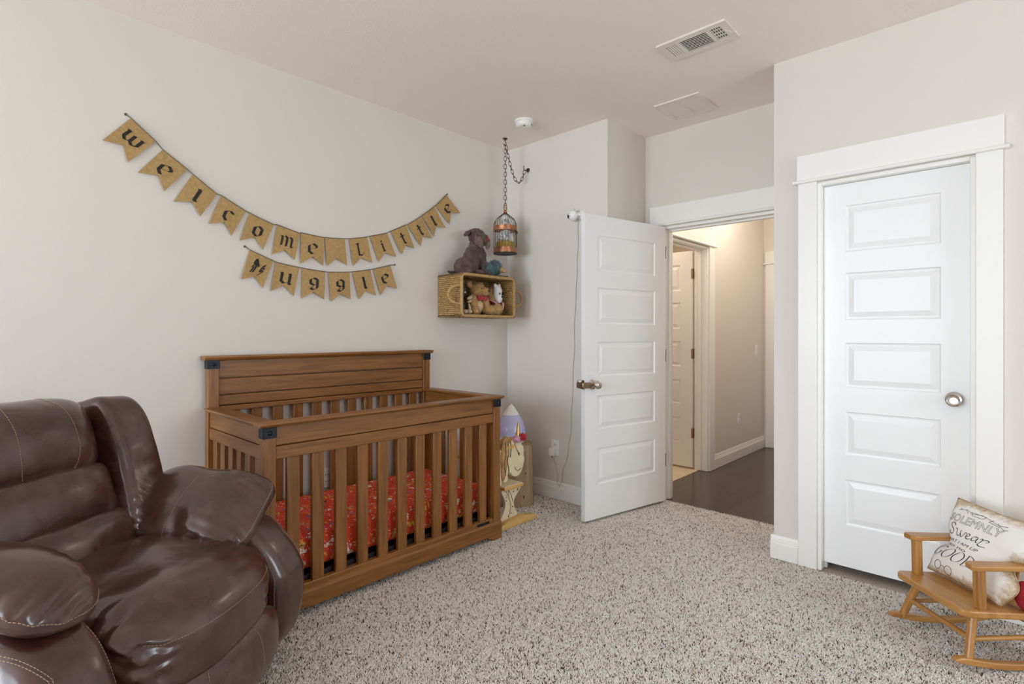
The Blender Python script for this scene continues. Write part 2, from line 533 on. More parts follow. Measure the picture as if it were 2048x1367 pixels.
def fur(o, name, mat, count, length, width, droop=0.5, jitter=0.7):
    me = o.data
    me.calc_loop_triangles()
    nv = len(me.vertices)
    co = np.empty(nv * 3); me.vertices.foreach_get('co', co); co = co.reshape(-1, 3)
    nt_ = len(me.loop_triangles)
    tri = np.empty(nt_ * 3, dtype=np.int32); me.loop_triangles.foreach_get('vertices', tri); tri = tri.reshape(-1, 3)
    a, b_, c = co[tri[:, 0]], co[tri[:, 1]], co[tri[:, 2]]
    nrm = np.cross(b_ - a, c - a); ar = np.linalg.norm(nrm, axis=1); nrm /= (ar[:, None] + 1e-12)
    idx = rng.choice(nt_, count, p=ar / ar.sum())
    u = rng.random(count); w = rng.random(count); fl = u + w > 1; u[fl] = 1 - u[fl]; w[fl] = 1 - w[fl]
    p = a[idx] + (b_ - a)[idx] * u[:, None] + (c - a)[idx] * w[:, None]
    n = nrm[idx] + rng.normal(0, jitter * 0.5, (count, 3))
    n[:, 2] -= droop * 0.5
    n /= np.linalg.norm(n, axis=1)[:, None]
    ln = length * (0.6 + 0.8 * rng.random(count))[:, None]
    t1 = np.cross(n, rng.normal(size=(count, 3))); t1 /= np.linalg.norm(t1, axis=1)[:, None]
    t2 = np.cross(n, t1)
    vs = np.stack([p + t1 * width, p - t1 * width * 0.5 + t2 * width * 0.87, p - t1 * width * 0.5 - t2 * width * 0.87, p + n * ln], 1).reshape(-1, 3)
    k = np.arange(count) * 4
    fs = np.stack([np.stack([k, k + 1, k + 3], 1), np.stack([k + 1, k + 2, k + 3], 1), np.stack([k + 2, k, k + 3], 1)], 1).reshape(-1)
    f = np_mesh(name, vs, fs, mat, o)
    f['kind'] = 'stuff'
    return f
def np_mesh(name, vs, tris, mat, parent=None):
    me = bpy.data.meshes.new(name)
    nf = len(tris) // 3
    me.vertices.add(len(vs)); me.vertices.foreach_set('co', vs.astype(np.float32).ravel())
    me.loops.add(len(tris)); me.loops.foreach_set('vertex_index', tris.astype(np.int32))
    me.polygons.add(nf)
    me.polygons.foreach_set('loop_start', np.arange(nf, dtype=np.int32) * 3)
    me.polygons.foreach_set('loop_total', np.full(nf, 3, dtype=np.int32))
    me.update(calc_edges=True)
    me.materials.append(M[mat])
    o = bpy.data.objects.new(name, me); COL.objects.link(o)
    if parent is not None: o.parent = parent
    return o
# ------------------------------------------------------------------ camera
F_PX, A_CAM, CAM_Z = 1073.0, math.atan(1016 / 1073.0), 1.243
cam = bpy.data.cameras.new('camera'); cam.sensor_width = 36.0
cam.lens = F_PX / 2048 * 36.0
cam.shift_y = -16.5 / 2048
cam.clip_start = 0.02
co = bpy.data.objects.new('camera', cam); COL.objects.link(co)
co.location = (0, 0, CAM_Z); co.rotation_euler = (R(90), 0, A_CAM)
scene.camera = co

# ------------------------------------------------------------------ room shell
XL, YB, YN, XR, ZC = -3.055, 3.17, -3.60, 3.00, 2.74
XA0, XA1, YE = -2.085, -0.994, 3.69           # the entry alcove
s = struct
s(bx('floor', 'carpet', None, XL - .02, XR + .02, YN - .02, YE + .02, -0.10, -0.006), 'beige and brown flecked carpeted bedroom floor', 'floor')
s(bx('floor_hall', 'hallwood', None, -2.13, -0.9, YE + .02, 6.3, -0.10, -0.002), 'dark stained plank floor of the hallway beyond the open door', 'floor')
s(bx('floor_bath', 'tile', None, -3.4, -2.13, 3.8, 6.3, -0.10, -0.001), 'beige tile floor behind the hallway door', 'floor')
s(bx('ceiling', 'ceil', None, -3.5, XR + .2, YN - .2, 6.45, ZC, ZC + .1), 'flat pale greige textured ceiling', 'ceiling')
s(bx('wall_left', 'wall', None, XL - .12, XL, YN - .12, YB, -.1, ZC), 'long pale greige wall behind the crib and banners', 'wall')
s(bx('wall_back', 'wall', None, XL - .12, XA0, YB, YE + .12, -.1, ZC), 'pale greige wall behind the hanging birdcage', 'wall')
b = B()
b.box(XA0, -1.945, YE, YE + .12, -.1, ZC); b.box(-1.115, XA1, YE, YE + .12, -.1, ZC); b.box(-1.945, -1.115, YE, YE + .12, 2.036, ZC)
s(b.build('wall_entry', 'wall'), 'greige wall above the open bedroom doorway', 'wall')
b = B()
b.box(XA1, -.767, YB, YB + .12, -.1, ZC); b.box(-.143, XR + .12, YB, YB + .12, -.1, ZC); b.box(-.767, -.143, YB, YB + .12, 2.035, ZC)
b.box(XA1, XA1 + .1, YB + .12, YE + .12, -.1, ZC); b.box(XA1 + .1, XR + .12, YE, YE + .12, -.1, ZC)
s(b.build('wall_closet', 'wall'), 'greige wall around the closed white closet door', 'wall')
WZ0, WZ1 = 0.45, 2.52
wins = [(-2.85, -1.15), (-0.8, 0.9)]
b = B()
xs = [XL] + [q for w in wins for q in w] + [XR]
for i in range(0, len(xs), 2): b.box(xs[i], xs[i + 1], YN - .12, YN, -.1, ZC)
for w in wins:
    b.box(w[0], w[1], YN - .12, YN, -.1, WZ0); b.box(w[0], w[1], YN - .12, YN, WZ1, ZC)
s(b.build('wall_near', 'wall'), 'greige wall with two windows behind the viewer', 'wall')
RW = (1.1, 2.7)
b = B()
b.box(XR, XR + .12, YN - .12, RW[0], -.1, ZC); b.box(XR, XR + .12, RW[1], YB, -.1, ZC)
b.box(XR, XR + .12, RW[0], RW[1], -.1, WZ0); b.box(XR, XR + .12, RW[0], RW[1], WZ1, ZC)
s(b.build('wall_right', 'wall'), 'greige wall with one window at the right of the viewer', 'wall')
def window(nm, label, T, w):
    t = thing(nm, label, 'window', kind='structure')
    b = B(); h0, h1 = WZ0, WZ1
    for a0, a1, z0, z1 in ((0, .05, h0, h1), (w - .05, w, h0, h1), (.05, w - .05, h0, h0 + .05), (.05, w - .05, h1 - .05, h1), (.05, w - .05, (h0 + h1) / 2 - .025, (h0 + h1) / 2 + .025)):
        b.box(a0, a1, .03, .08, z0, z1, T)
    b.build('window_frame', 'windowwhite', t, 0.004)
    B().box(-.04, w + .04, -.05, .03, h0 - .03, h0, T).build('window_sill', 'trim', t, 0.004)
for i, w in enumerate(wins):
    T = Matrix.Translation((w[1], YN, 0)) @ Matrix.Rotation(PI, 4, 'Z')
    window('window_%d' % (i + 1), ('wide window of the near wall, at its left end' if i == 0 else 'wide window of the near wall, beside the right corner'), T, w[1] - w[0])
T = Matrix.Translation((XR, RW[1], 0)) @ Matrix.Rotation(-PI / 2, 4, 'Z')
window('window_3', 'window of the right wall facing the crib', T, RW[1] - RW[0])
# hallway and bathroom beyond it
b = B()
b.box(-2.167, -2.05, YE + .12, 3.93, -.1, ZC); b.box(-2.167, -2.05, 4.735, 6.2, -.1, ZC); b.box(-2.167, -2.05, 3.93, 4.735, 2.03, ZC)
s(b.build('wall_hall_left', 'wall'), 'hallway wall with the light switch and low outlet', 'wall')
s(bx('wall_hall_right', 'wall', None, -.95, -.83, YE + .12, 6.2, -.1, ZC), 'right side wall of the hallway', 'wall')
s(bx('wall_hall_end', 'wall', None, -2.167, -.83, 6.2, 6.32, -.1, ZC), 'far end wall of the hallway', 'wall')
b = B(); b.box(-3.42, -3.3, 3.81, 6.32, -.1, ZC); b.box(-3.3, -2.167, 6.2, 6.32, -.1, ZC)
s(b.build('wall_bath', 'bathwall'), 'warm lit wall of the room behind the hallway door', 'wall')

# baseboards
def base_prof(fn, a0, a1):
    prof = [(0, 0), (.015, 0), (.015, .086), (.011, .092), (.011, .099), (.008, .104), (.007, .113), (.003, .126), (0, .128)]
    n = len(prof)
    vs = [fn(a0, d, z) for d, z in prof] + [fn(a1, d, z) for d, z in prof]
    fs = [tuple(range(n)), tuple(range(2 * n - 1, n - 1, -1))]
    for i in range(n): fs.append((i, (i + 1) % n, n + (i + 1) % n, n + i))
    return vs, fs
def baseboard(nm, label, runs):
    b = B()
    for fn, a0, a1 in runs: b.add(*base_prof(fn, a0, a1))
    s(b.build(nm, 'trim'), label, 'baseboard')
baseboard('baseboard_left', 'white baseboard along the long left wall behind the crib', [(lambda a, d, z: (XL + d, a, z), YN, YB)])
baseboard('baseboard_back', 'white baseboard beside the wooden stump', [(lambda a, d, z: (a, YB - d, z), XL, XA0 + .015), (lambda a, d, z: (XA0 + d, a, z), YB, YE)])
baseboard('baseboard_closet', 'white baseboard of the closet wall and its corner', [(lambda a, d, z: (a, YB - d, z), XA1 - .015, -.869), (lambda a, d, z: (a, YB - d, z), -.06, XR), (lambda a, d, z: (XA1 - d, a, z), YB, YE)])
baseboard('baseboard_hall', 'white baseboard below the hallway outlet', [(lambda a, d, z: (-2.05 + d, a, z), 4.865, 6.2)])
baseboard('baseboard_near', 'white baseboard below the two near windows', [(lambda a, d, z: (a, YN + d, z), XL, XR)])
baseboard('baseboard_right', 'white baseboard of the right wall', [(lambda a, d, z: (XR - d, a, z), YN, YB)])

# door casings (trim_n): T maps (along, out, z)
def casing(nm, label, T, w, ow, h, head=.145, sw=.09, depth=.13, cap=True, left=True, right=True):
    """opening from 0..w along, height h"""
    t = thing(nm, label, 'door trim', kind='structure')
    b = B(); f = .02
    if left: b.box(-sw, .0, 0, f, 0, h + .012, T)
    if right: b.box(w, w + sw, 0, f, 0, h + .012, T)
    b.build('side_casing', 'trim', t, 0.002)
    B().box(-sw - .004, w + sw + .004, 0, f + .006, h + .012, h + .012 + head, T).build('head_casing', 'trim', t, 0.002)
    if cap:
        B().tube([T @ Vector((-sw - .022, f + .006, h + .016)), T @ Vector((w + sw + .022, f + .006, h + .016))], .0095, 10).build('head_bead', 'trim', t, smooth=60)
    b = B()
    b.box(0, .02, -depth, .004, 0, h, T); b.box(w - .02, w, -depth, .004, 0, h, T); b.box(0.02, w - .02, -depth, .004, h - .015, h + .004, T)
    b.box(.02, .032, -.09, -.052, 0, h - .015, T); b.box(w - .032, w - .02, -.09, -.052, 0, h - .015, T); b.box(.032, w - .032, -.09, -.052, h - .027, h - .015, T)
    b.build('jamb', 'trim', t, 0.002)
    return t
YF = lambda x, y: Matrix.Translation((x, y, 0)) @ Matrix(((1, 0, 0, 0), (0, -1, 0, 0), (0, 0, 1, 0), (0, 0, 0, 1)))
casing('trim_1', 'white casing with thin bead around the closed closet door', YF(-.777, YB), .634, 0, 2.036)
casing('trim_2', 'white header and jambs of the open bedroom doorway', YF(-1.945, YE), .83, 0, 2.036, cap=True, sw=.085, left=True)
TH = Matrix.Translation((-2.05, 4.745, 0)) @ Matrix(((0, 1, 0, 0), (-1, 0, 0, 0), (0, 0, 1, 0), (0, 0, 0, 1)))
casing('trim_3', 'warm lit white casing of the side doorway in the hallway', TH, .80, 0, 2.022, head=.125, depth=.12, sw=.11)
casing('trim_4', 'white door casing at the far end of the hallway', YF(-1.93, 6.2), .76, 0, 1.99, head=.14, depth=.02, sw=.095)

# ------------------------------------------------------------------ five panel doors
def door_leaf(parent, w, h, th, px0, px1, panels, mat='door'):
    """local: x along 0..w, y 0 front face (towards -y) .. th, z 0..h"""
    b = B()
    def face(y, sg):
        zs = sorted(panels, key=lambda q: q[0])
        q = lambda x0, x1, z0, z1: b.add([(x0, y, z0), (x1, y, z0), (x1, y, z1), (x0, y, z1)], [(0, 1, 2, 3)])
        q(0, px0, 0, h); q(px1, w, 0, h)
        e = 0
        for z0, z1 in zs:
            q(px0, px1, e, z0); e = z1
        q(px0, px1, e, h)
        for z0, z1 in zs:
            rings = [(0, 0), (.004, .007), (.010, .0085), (.014, .0085), (.040, .0015), (.043, .0015)]
            vs = []
            for i, d in rings:
                for x, z in ((px0 + i, z0 + i), (px1 - i, z0 + i), (px1 - i, z1 - i), (px0 + i, z1 - i)):
                    vs.append((x, y + sg * d, z))
            fs = []
            for k in range(len(rings) - 1):
                for j in range(4):
                    l = (j + 1) % 4
                    fs.append((k * 4 + j, k * 4 + l, k * 4 + 4 + l, k * 4 + 4 + j))
            k = (len(rings) - 1) * 4
            fs.append((k, k + 1, k + 2, k + 3))
            b.add(vs, fs)
    face(0, 1); face(th, -1)
    for x in (0, w): b.add([(x, 0, 0), (x, th, 0), (x, th, h), (x, 0, h)], [(0, 1, 2, 3)])
    for z in (0, h): b.add([(0, 0, z), (w, 0, z), (w, th, z), (0, th, z)], [(0, 1, 2, 3)])
    return b.build('door_leaf', mat, parent)
PAN = [(.215, .452), (.579, .802), (.927, 1.158), (1.276, 1.519), (1.629, 1.867)]
def knob(parent, x, y, z, sg, mat='nickel', flat=False):
    T = Matrix.Translation((x, y, z)) @ Matrix.Rotation(R(90) * sg, 4, 'X')
    k = B()
    if flat:
        k.lathe([(.0, 0), (.033, 0), (.034, .004), (.030, .010), (.016, .012), (.013, .02), (.013, .028), (.024, .034), (.030, .044), (.0295, .054), (.024, .058), (.0225, .0565), (.010, .0560), (0.0, .0565)], 36, T=T)
    else:
        k.lathe([(.0, 0), (.032, 0), (.033, .005), (.026, .011), (.012, .014), (.0115, .03), (.02, .036), (.027, .046), (.028, .056), (.023, .066), (.012, .070), (0, .071)], 36, T=T)
    return k.build('door_knob', mat, parent, smooth=50)
t = thing('door_1', 'closed white five panel closet door with satin knob', 'door', (-.756, 3.205, .038), kind='structure')
door_leaf(t, .598, 1.981, .035, .098, .487, PAN)
knob(t, .536, 0, .903, 1, flat=True)
# open bedroom door, hinged on the left jamb
ang = math.atan2(2.885 - 3.648, -2.052 + 1.896)
t = thing('door_2', 'open white five panel bedroom door swung into the room', 'door', (-1.932, 3.655, .018), ang, kind='structure')
door_leaf(t, .80, 2.012, .035, .115, .685, [(a + .012, b_ + .012) for a, b_ in PAN])
for z in (.25, 1.02, 1.78): B().tube([(-.006, .030, z), (-.006, .030, z + .09)], .006, 10).build('hinge', 'bronze', t, smooth=50)
DOOR2 = t
t3 = thing('door_3', 'open white panel door hung on three hinges in the hallway side room', 'door', (-2.965, 4.715, .015), 0, kind='structure')
door_leaf(t3, .78, 1.99, .035, .115, .665, PAN)
for z in (.27, 1.0, 1.735):
    h = B(); h.box(.770, .779, -.004, 0, z, z + .09); h.box(.782, .832, .010, .014, z, z + .09); h.tube([(.781, .0, z), (.781, .0, z + .09)], .006, 10)
    h.build('hinge', 'bronze', t3, 0.001)
t4 = thing('door_4', 'plain white door at the far end of the hallway', 'door', (-1.91, 6.165, .01), 0, kind='structure')
door_leaf(t4, .72, 1.965, .03, .1, .62, PAN)

# lever guard and knob on the open door's latch side (local x = width from the hinge)
def door2_hardware():
    t = DOOR2
    z, x = .891, .735
    knob(t, x, .035, z, -1, 'nickel')
    T = Matrix.Translation((x, 0.0, z)) @ Matrix.Rotation(R(90), 4, 'X')
    # the opposite knob sticks out past the latch edge
    knob(t, x, 0.0, z, 1, 'nickel')
    b = B(); b.box(.797, .8015, .004, .031, z - .03, z + .03); b.box(.7995, .812, .010, .024, z - .01, z + .01)
    b.build('latch', 'brownmetal', t, 0.001)
    b = B(); b.box(.755, .836, .040, .056, z - .021, z + .017); b.box(.806, .836, -.01, .040, z - .021, z + .017)
    b.build('edge_guard', 'brownmetal', t, 0.006, seg=3)
    B().lathe([(0, 0), (.014, 0), (.016, .004), (.016, .012), (.012, .016), (0, .016)], 20, T=Matrix.Translation((.826, .012, z + .016))).build('guard_button', 'chrome', t, smooth=50)
door2_hardware()

# ------------------------------------------------------------------ vents, detector, outlets
def vent_supply():
    x0, x1, y0, y1, z = -1.378, -1.020, 2.545, 2.742, ZC
    t = thing('ceiling_vent', 'white supply vent with three louver sections on the ceiling near the middle of the room', 'vent', ((x0 + x1) / 2, (y0 + y1) / 2, z))
    cx, cy = (x0 + x1) / 2, (y0 + y1) / 2
    hw, hh = (x1 - x0) / 2, (y1 - y0) / 2
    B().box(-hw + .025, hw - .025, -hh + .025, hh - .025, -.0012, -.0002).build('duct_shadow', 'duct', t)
    b = B(); m = .035
    for a in ((-hw, hw, -hh, -hh + m), (-hw, hw, hh - m, hh), (-hw, -hw + m, -hh + m, hh - m), (hw - m, hw, -hh + m, hh - m)):
        b.box(*a, -.009, .001)
    b.box(-.088, -.070, -hh + m, hh - m, -.009, 0); b.box(.070, .088, -hh + m, hh - m, -.009, 0)
    b.build('frame', 'ventwhite', t)
    b = B()
    for k in range(5):
        x = -hw + m + .004 + k * .0115
        b.box(x, x + .0085, -hh + m, hh - m, -.008, -.003, )
    b.build('side_louver', 'ventwhite', t)
    b = B()
    for k in range(9):
        y = -hh + m + .004 + k * (2 * hh - 2 * m) / 9
        b.bar((-.070, y, -.006), (.070, y, -.006), .0078, .0026, up=(0, -.75, 1))
    b.build('centre_louver', 'ventwhite', t)
    b = B()
    for k in range(6):
        x = .088 + .004 + k * .0115
        b.box(x, x + .003, -hh + m, hh - m, -.007, -.002)
    for k in range(4):
        y = -hh + m + .022 + k * .031
        b.box(.088, hw - m, y, y + .007, -.006, -.002)
    b.build('grid_louver', 'ventwhite', t)
    b = B(); b.bar((hw - .032, -.02, -.010), (hw - .010, .012, -.014), .006, .003)
    b.build('lever', 'ventwhite', t)
vent_supply()
def vent_return():
    x0, x1, y0, y1, z = -1.748, -1.445, 3.203, 3.51, ZC
    t = thing('return_grille', 'white square return air grille on the ceiling in front of the entry doorway', 'vent', ((x0 + x1) / 2, (y0 + y1) / 2, z))
    hw, hh = (x1 - x0) / 2, (y1 - y0) / 2
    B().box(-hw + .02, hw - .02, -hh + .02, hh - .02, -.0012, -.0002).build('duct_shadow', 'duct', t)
    b = B(); m = .028
    for a in ((-hw, hw, -hh, -hh + m), (-hw, hw, hh - m, hh), (-hw, -hw + m, -hh + m, hh - m), (hw - m, hw, -hh + m, hh - m), (-.008, .008, -hh + m, hh - m)):
        b.box(*a, -.009, 0)
    b.build('frame', 'ventwhite', t)
    b = B()
    for k in range(19):
        y = -hh + m + .005 + k * (2 * hh - 2 * m) / 19
        for xa, xb in ((-hw + m, -.008), (.008, hw - m)):
            b.bar((xa, y, -.005), (xb, y, -.005), .0088, .0015, up=(0, .3, 1))
    b.build('louver', 'ventwhite', t)
vent_return()
t = thing('smoke_detector', 'round white smoke detector on the ceiling above the birdcage corner', 'smoke detector', (-2.535, 2.80, ZC))
B().lathe([(.0, 0), (.066, 0), (.067, -.010), (.064, -.014), (.0, -.014)], 40).build('base', 'plastic', t, smooth=40)
B().lathe([(.0, -.012), (.058, -.012), (.060, -.020), (.057, -.036), (.048, -.044), (.030, -.047), (0, -.047)], 40).build('cover', 'plastic', t, smooth=50)
B().lathe([(0, -.047), (.006, -.047), (.006, -.0495), (0, -.0495)], 16, (.028, -.028, 0)).build('test_button', 'slot', t)
b = B(); b.box(.036, .062, -.004, .004, -.041, -.022)
B().box(-.004, .004, -.012, .012, -.004, .004, Matrix.Translation((.050, .022, -.034)) @ rot(0, R(20), R(30))).build('indicator', 'bronze', t)

def outlet(nm, label, T, cat='outlet', switch=False, plug=False):
    """T maps (along, out, up)"""
    t = thing(nm, label, cat); t.matrix_world = T
    B().box(-.036, .036, 0, .006, -.058, .058).build('cover_plate', 'plastic', t, 0.003)
    if switch:
        B().box(-.017, .017, .005, .010, -.033, .033).build('rocker', 'plastic', t, 0.002)
    else:
        for z in (-.021, .021):
            B().box(-.016, .016, .005, .009, z - .014, z + .014).build('socket', 'plastic', t, 0.003)
            if not (plug and z < 0):
                q = B(); q.box(-.008, -.005, .0085, .0096, z - .004, z + .006); q.box(.005, .008, .0085, .0096, z - .004, z + .006)
                q.build('slots', 'slot', t)
    return t
YW = lambda x, z, y=YB: Matrix.Translation((x, y, z)) @ Matrix.Rotation(PI, 4, 'Z')
outlet('wall_outlet', 'white outlet with a plugged in adapter on the back wall right of the stump', YW(-2.548, .385), plug=True)
t = thing('power_adapter', 'white plug adapter in the outlet right of the stump', 'plug', (-2.560, YB - .0095, .355))
B().box(-.024, .024, -.034, 0, -.03, .028).build('adapter_body', 'plastic', t, 0.004)
B().tube([(0.002, -.02, -.03), (.002, -.02, -.042)], .004, 8).build('strain_relief', 'slot', t)
TLW = lambda y, z, x: Matrix.Translation((x, y, z)) @ Matrix.Rotation(-PI / 2, 4, 'Z')
outlet('wall_outlet', 'white outlet on the left wall seen through the crib slats', TLW(1.586, .37, XL))
outlet('wall_outlet', 'white outlet low on the hallway wall', TLW(5.469, .386, -2.05))
outlet('light_switch', 'white rocker light switch on the hallway wall', TLW(5.955, 1.067, -2.05), 'switch', switch=True)

# small camera on the back wall and its cord
t = thing('security_camera', 'small white round camera on the back wall beside the open door', 'camera', (-2.335, YB, 2.10))
B().lathe([(0, 0), (.03, 0), (.03, .012), (.024, .016), (0, .016)], 24, T=Matrix.Translation((.03, 0, .0)) @ Matrix.Rotation(R(90), 4, 'X')).build('mount', 'plastic', t, smooth=40)
B().tube([(.03, -.012, 0), (.02, -.04, .006), (.0, -.055, .004)], .012, 12).build('arm', 'plastic', t, smooth=60)
b = B(); b.ell((-.006, -.06, -.006), (.036, .036, .04), None, 24, 14); b.build('head', 'plastic', t, smooth=180)
Tl = Matrix.Translation((-.006, -.06, -.006)) @ Matrix.Rotation(R(-35), 4, 'Z') @ Matrix.Rotation(R(105), 4, 'X')
B().lathe([(0, .033), (.013, .033), (.013, .038), (.009, .0385), (0, .037)], 20, T=Tl).build('lens', 'slot', t, smooth=50)
b = B()
for k in range(6):
    an = k * PI / 3
    b.ell(Tl @ Vector((.021 * math.cos(an), .021 * math.sin(an), .032)), (.0022, .0022, .0022), None, 6, 4)
b.build('infrared_lights', 'slot', t)
b = B()
for dx, dz in ((-.02, .032), (.004, .037), (.03, .022)):
    b.ell((dx, -.06, dz), (.005, .005, .005), None, 8, 6)
b.build('ball_joint', 'chrome', t, smooth=180)
pts = [(-2.332, 3.150, 2.075), (-2.334, 3.164, 2.03), (-2.338, 3.165, 1.86), (-2.345, 3.165, 1.70), (-2.350, 3.165, 1.58), (-2.366, 3.165, 1.36), (-2.371, 3.165, 1.15), (-2.380, 3.165, .92), (-2.392, 3.165, .70), (-2.402, 3.165, .52), (-2.43, 3.165, .34), (-2.475, 3.163, .22), (-2.482, 3.150, .135), (-2.495, 3.145, .10), (-2.515, 3.148, .13), (-2.523, 3.155, .20), (-2.54, 3.15, .27), (-2.558, 3.141, .312)]
fine = []
for i in range(len(pts) - 1):
    for k in range(4):
        q = Vector(pts[i]).lerp(Vector(pts[i + 1]), k / 4)
        q.x += .0035 * math.sin((i * 4 + k) * 1.1)
        fine.append(q)
fine.append(Vector(pts[-1]))
B().tube([q - Vector((-2.335, YB, 2.10)) for q in fine], .0022, 6).build('power_cord', 'cord', t, smooth=180)
# ------------------------------------------------------------------ crib
CX0, CX1, CY0, CY1 = -3.035, -2.30, .915, 2.325
def crib():
    t = thing('crib', 'brown wooden baby crib with slatted sides along the left wall', 'crib', ((CX0 + CX1) / 2, (CY0 + CY1) / 2, 0))
    ox, oy = (CX0 + CX1) / 2, (CY0 + CY1) / 2
    X0, X1, Y0, Y1 = CX0 - ox, CX1 - ox, CY0 - oy, CY1 - oy
    pw = .054
    bxp = lambda nm, mt, a, bv=.003: bx(nm, mt, t, *a, bevel=bv)
    # posts
    for x0, x1, h in ((X1 - .045, X1, .848), (X0, X0 + .045, 1.108)):
        for y0, y1 in ((Y0, Y0 + pw), (Y1 - pw, Y1)):
            bxp('post', 'crib_z', (x0, x1, y0, y1, .05, h))
    # headboard
    hb0, hb1 = Y0 + pw, Y1 - pw
    for z0, z1 in ((1.014, 1.108), (.928, 1.010), (.872, .924)):
        bxp('headboard_plank', 'crib_y', (X0 + .008, X0 + .034, hb0, hb1, z0, z1), .004)
    bxp('headboard_rail', 'crib_y', (X0 + .004, X0 + .042, hb0, hb1, .843, .869), .003)
    b = B(); prof = [(-.006, .0), (.060, .0), (.070, .012), (.070, .022), (-.006, .022)]
    b.prism(prof, lambda a, c, d: (X0 + a - .006, d, 1.108 + c), Y0 - .018, Y1 + .018)
    b.build('headboard_cap', 'crib_y', t, 0.002)
    n = 11
    for k in range(n):
        yc = 1.049 + .1143 * k - oy
        bxp('back_slat', 'crib_z', (X0 + .012, X0 + .032, yc - .0285, yc + .0285, .13, .844))
    bxp('back_bottom_rail', 'crib_y', (X0 + .004, X0 + .04, hb0, hb1, .06, .13))
    # front
    bxp('front_panel', 'crib_y', (X1 - .038, X1 - .008, hb0, hb1, .765, .848), .003)
    bxp('front_rail', 'crib_y', (X1 - .040, X1 - .005, hb0, hb1, .707, .762), .003)
    n = 11
    for k in range(n):
        yc = 1.049 + .1143 * k - oy
        bxp('front_slat', 'crib_z', (X1 - .032, X1 - .011, yc - .0285, yc + .0285, .128, .708))
    bxp('front_bottom_rail', 'crib_y', (X1 - .038, X1 - .006, hb0, hb1, .095, .134))
    def apron(fn, a0, a1, nm, mt):
        # base board with small arch feet cut in the lower edge
        L = a1 - a0
        poly = [(a0, .0), (a0 + .075, .0), (a0 + .085, .018), (a0 + .10, .014), (a0 + .118, .03), (a1 - .118, .03), (a1 - .10, .014), (a1 - .085, .018), (a1 - .075, 0), (a1, 0), (a1, .098), (a0, .098)]
        b = B(); b.prism(poly, fn, 0.0, .02); b.build(nm, mt, t, 0.002)
    apron(lambda a, z, d: (X1 - .012 + d, a, z), Y0 - .006, Y1 + .006, 'base_board', 'crib_y')
    apron(lambda a, z, d: (X0 + .0 + d, a, z), Y0, Y1, 'base_board', 'crib_y')
    for y in (Y0 - .006, Y1 - .014):
        apron(lambda a, z, d, y=y: (a, y + d, z), X0 + .02, X1 - .012, 'base_board', 'crib_x')
    b = B(); prof = [(0, 0), (.030, 0), (.022, .010), (.006, .016), (0, .016)]
    b.prism(prof, lambda a, c, d: (X1 - .020 + a, d, .098 + c), Y0 - .006, Y1 + .006)
    b.build('base_moulding', 'crib_y', t, 0.002)
    # end panels
    for y0, y1, sg in ((Y0 + .008, Y0 + .040, -1), (Y1 - .040, Y1 - .008, 1)):
        a0, a1 = X0 + .045, X1 - .045
        bxp('end_panel', 'crib_x', (a0, a1, y0, y1, .768, .848), .003)
        bxp('end_rail', 'crib_x', (a0, a1, y0 - .002, y1 + .002, .707, .765), .003)
        bxp('end_bottom_rail', 'crib_x', (a0, a1, y0, y1, .06, .134))
        n = 6
        for k in range(n):
            xc = a0 + .055 + (a1 - a0 - .11) * k / (n - 1)
            bxp('end_slat', 'crib_z', (xc - .026, xc + .026, (y0 + y1) / 2 - .01, (y0 + y1) / 2 + .01, .13, .708))
    # caps
    prof = [(-.034, 0), (.034, 0), (.044, .010), (.044, .019), (-.040, .019), (-.040, .008)]
    b = B(); b.prism(prof, lambda a, c, d: (X1 - .024 + a, d, .848 + c), Y0 - .018, Y1 + .018); b.build('front_cap', 'crib_y', t, 0.002)
    for y, sg in ((Y0 + .024, -1), (Y1 - .024, 1)):
        b = B(); b.prism(prof, lambda a, c, d, y=y, sg=sg: (d, y + sg * a, .848 + c), X0 + .045, X1 - .062); b.build('end_cap', 'crib_x', t, 0.002)
    # iron corner plates with a round bolt
    for x, z, face in ((X1, .823, 1), (X0 + .045, 1.086, 1)):
        for y0, y1, sg in ((Y0, Y0 + pw, -1), (Y1 - pw, Y1, 1)):
            p = B(); p.box(x - .001, x + .003, y0 - .002, y1 + .002, z - .023, z + .023)
            ye = y0 - .003 if sg < 0 else y1 - .001
            p.box(x - .045, x + .003, ye, ye + .004, z - .023, z + .023)
            p = p.build('corner_plate', 'ironplate', t, 0.001)
            B().ell((x + .003, (y0 + y1) / 2, z), (.006, .010, .010), None, 14, 8).build('bolt', 'ironplate', p, smooth=180)
    bx('badge', 'ironplate', t, X1 - .006, X1 - .003, 2.14 - oy, 2.235 - oy, .104, .124, .001)
    b = B(); b.box(X0 + .05, X1 - .05, Y0 + .06, Y1 - .06, .105, .118)
    for y in (Y0 + .06, Y1 - .075): b.box(X0 + .05, X1 - .05, y, y + .015, .105, .165)
    b.box(X1 - .065, X1 - .050, Y0 + .06, Y1 - .06, .105, .150)
    b.build('mattress_support', 'darkmetal', t)
crib()
def rbox(name, mat, parent, hx, hy, hz, c, r=.03, bulge=0.0):
    o = bx(name, mat, parent, c[0] - hx, c[0] + hx, c[1] - hy, c[1] + hy, c[2] - hz, c[2] + hz)
    md = o.modifiers.new('b', 'BEVEL'); md.width = r; md.segments = 5
    o.data.shade_smooth()
    return o
t = thing('crib_mattress', 'crib mattress in a red sheet printed with small colourful creatures', 'mattress', (-2.667, 1.62, .156))
rbox('fitted_sheet', 'sheet', t, .292, .640, .087, (0, 0, .088), .035)

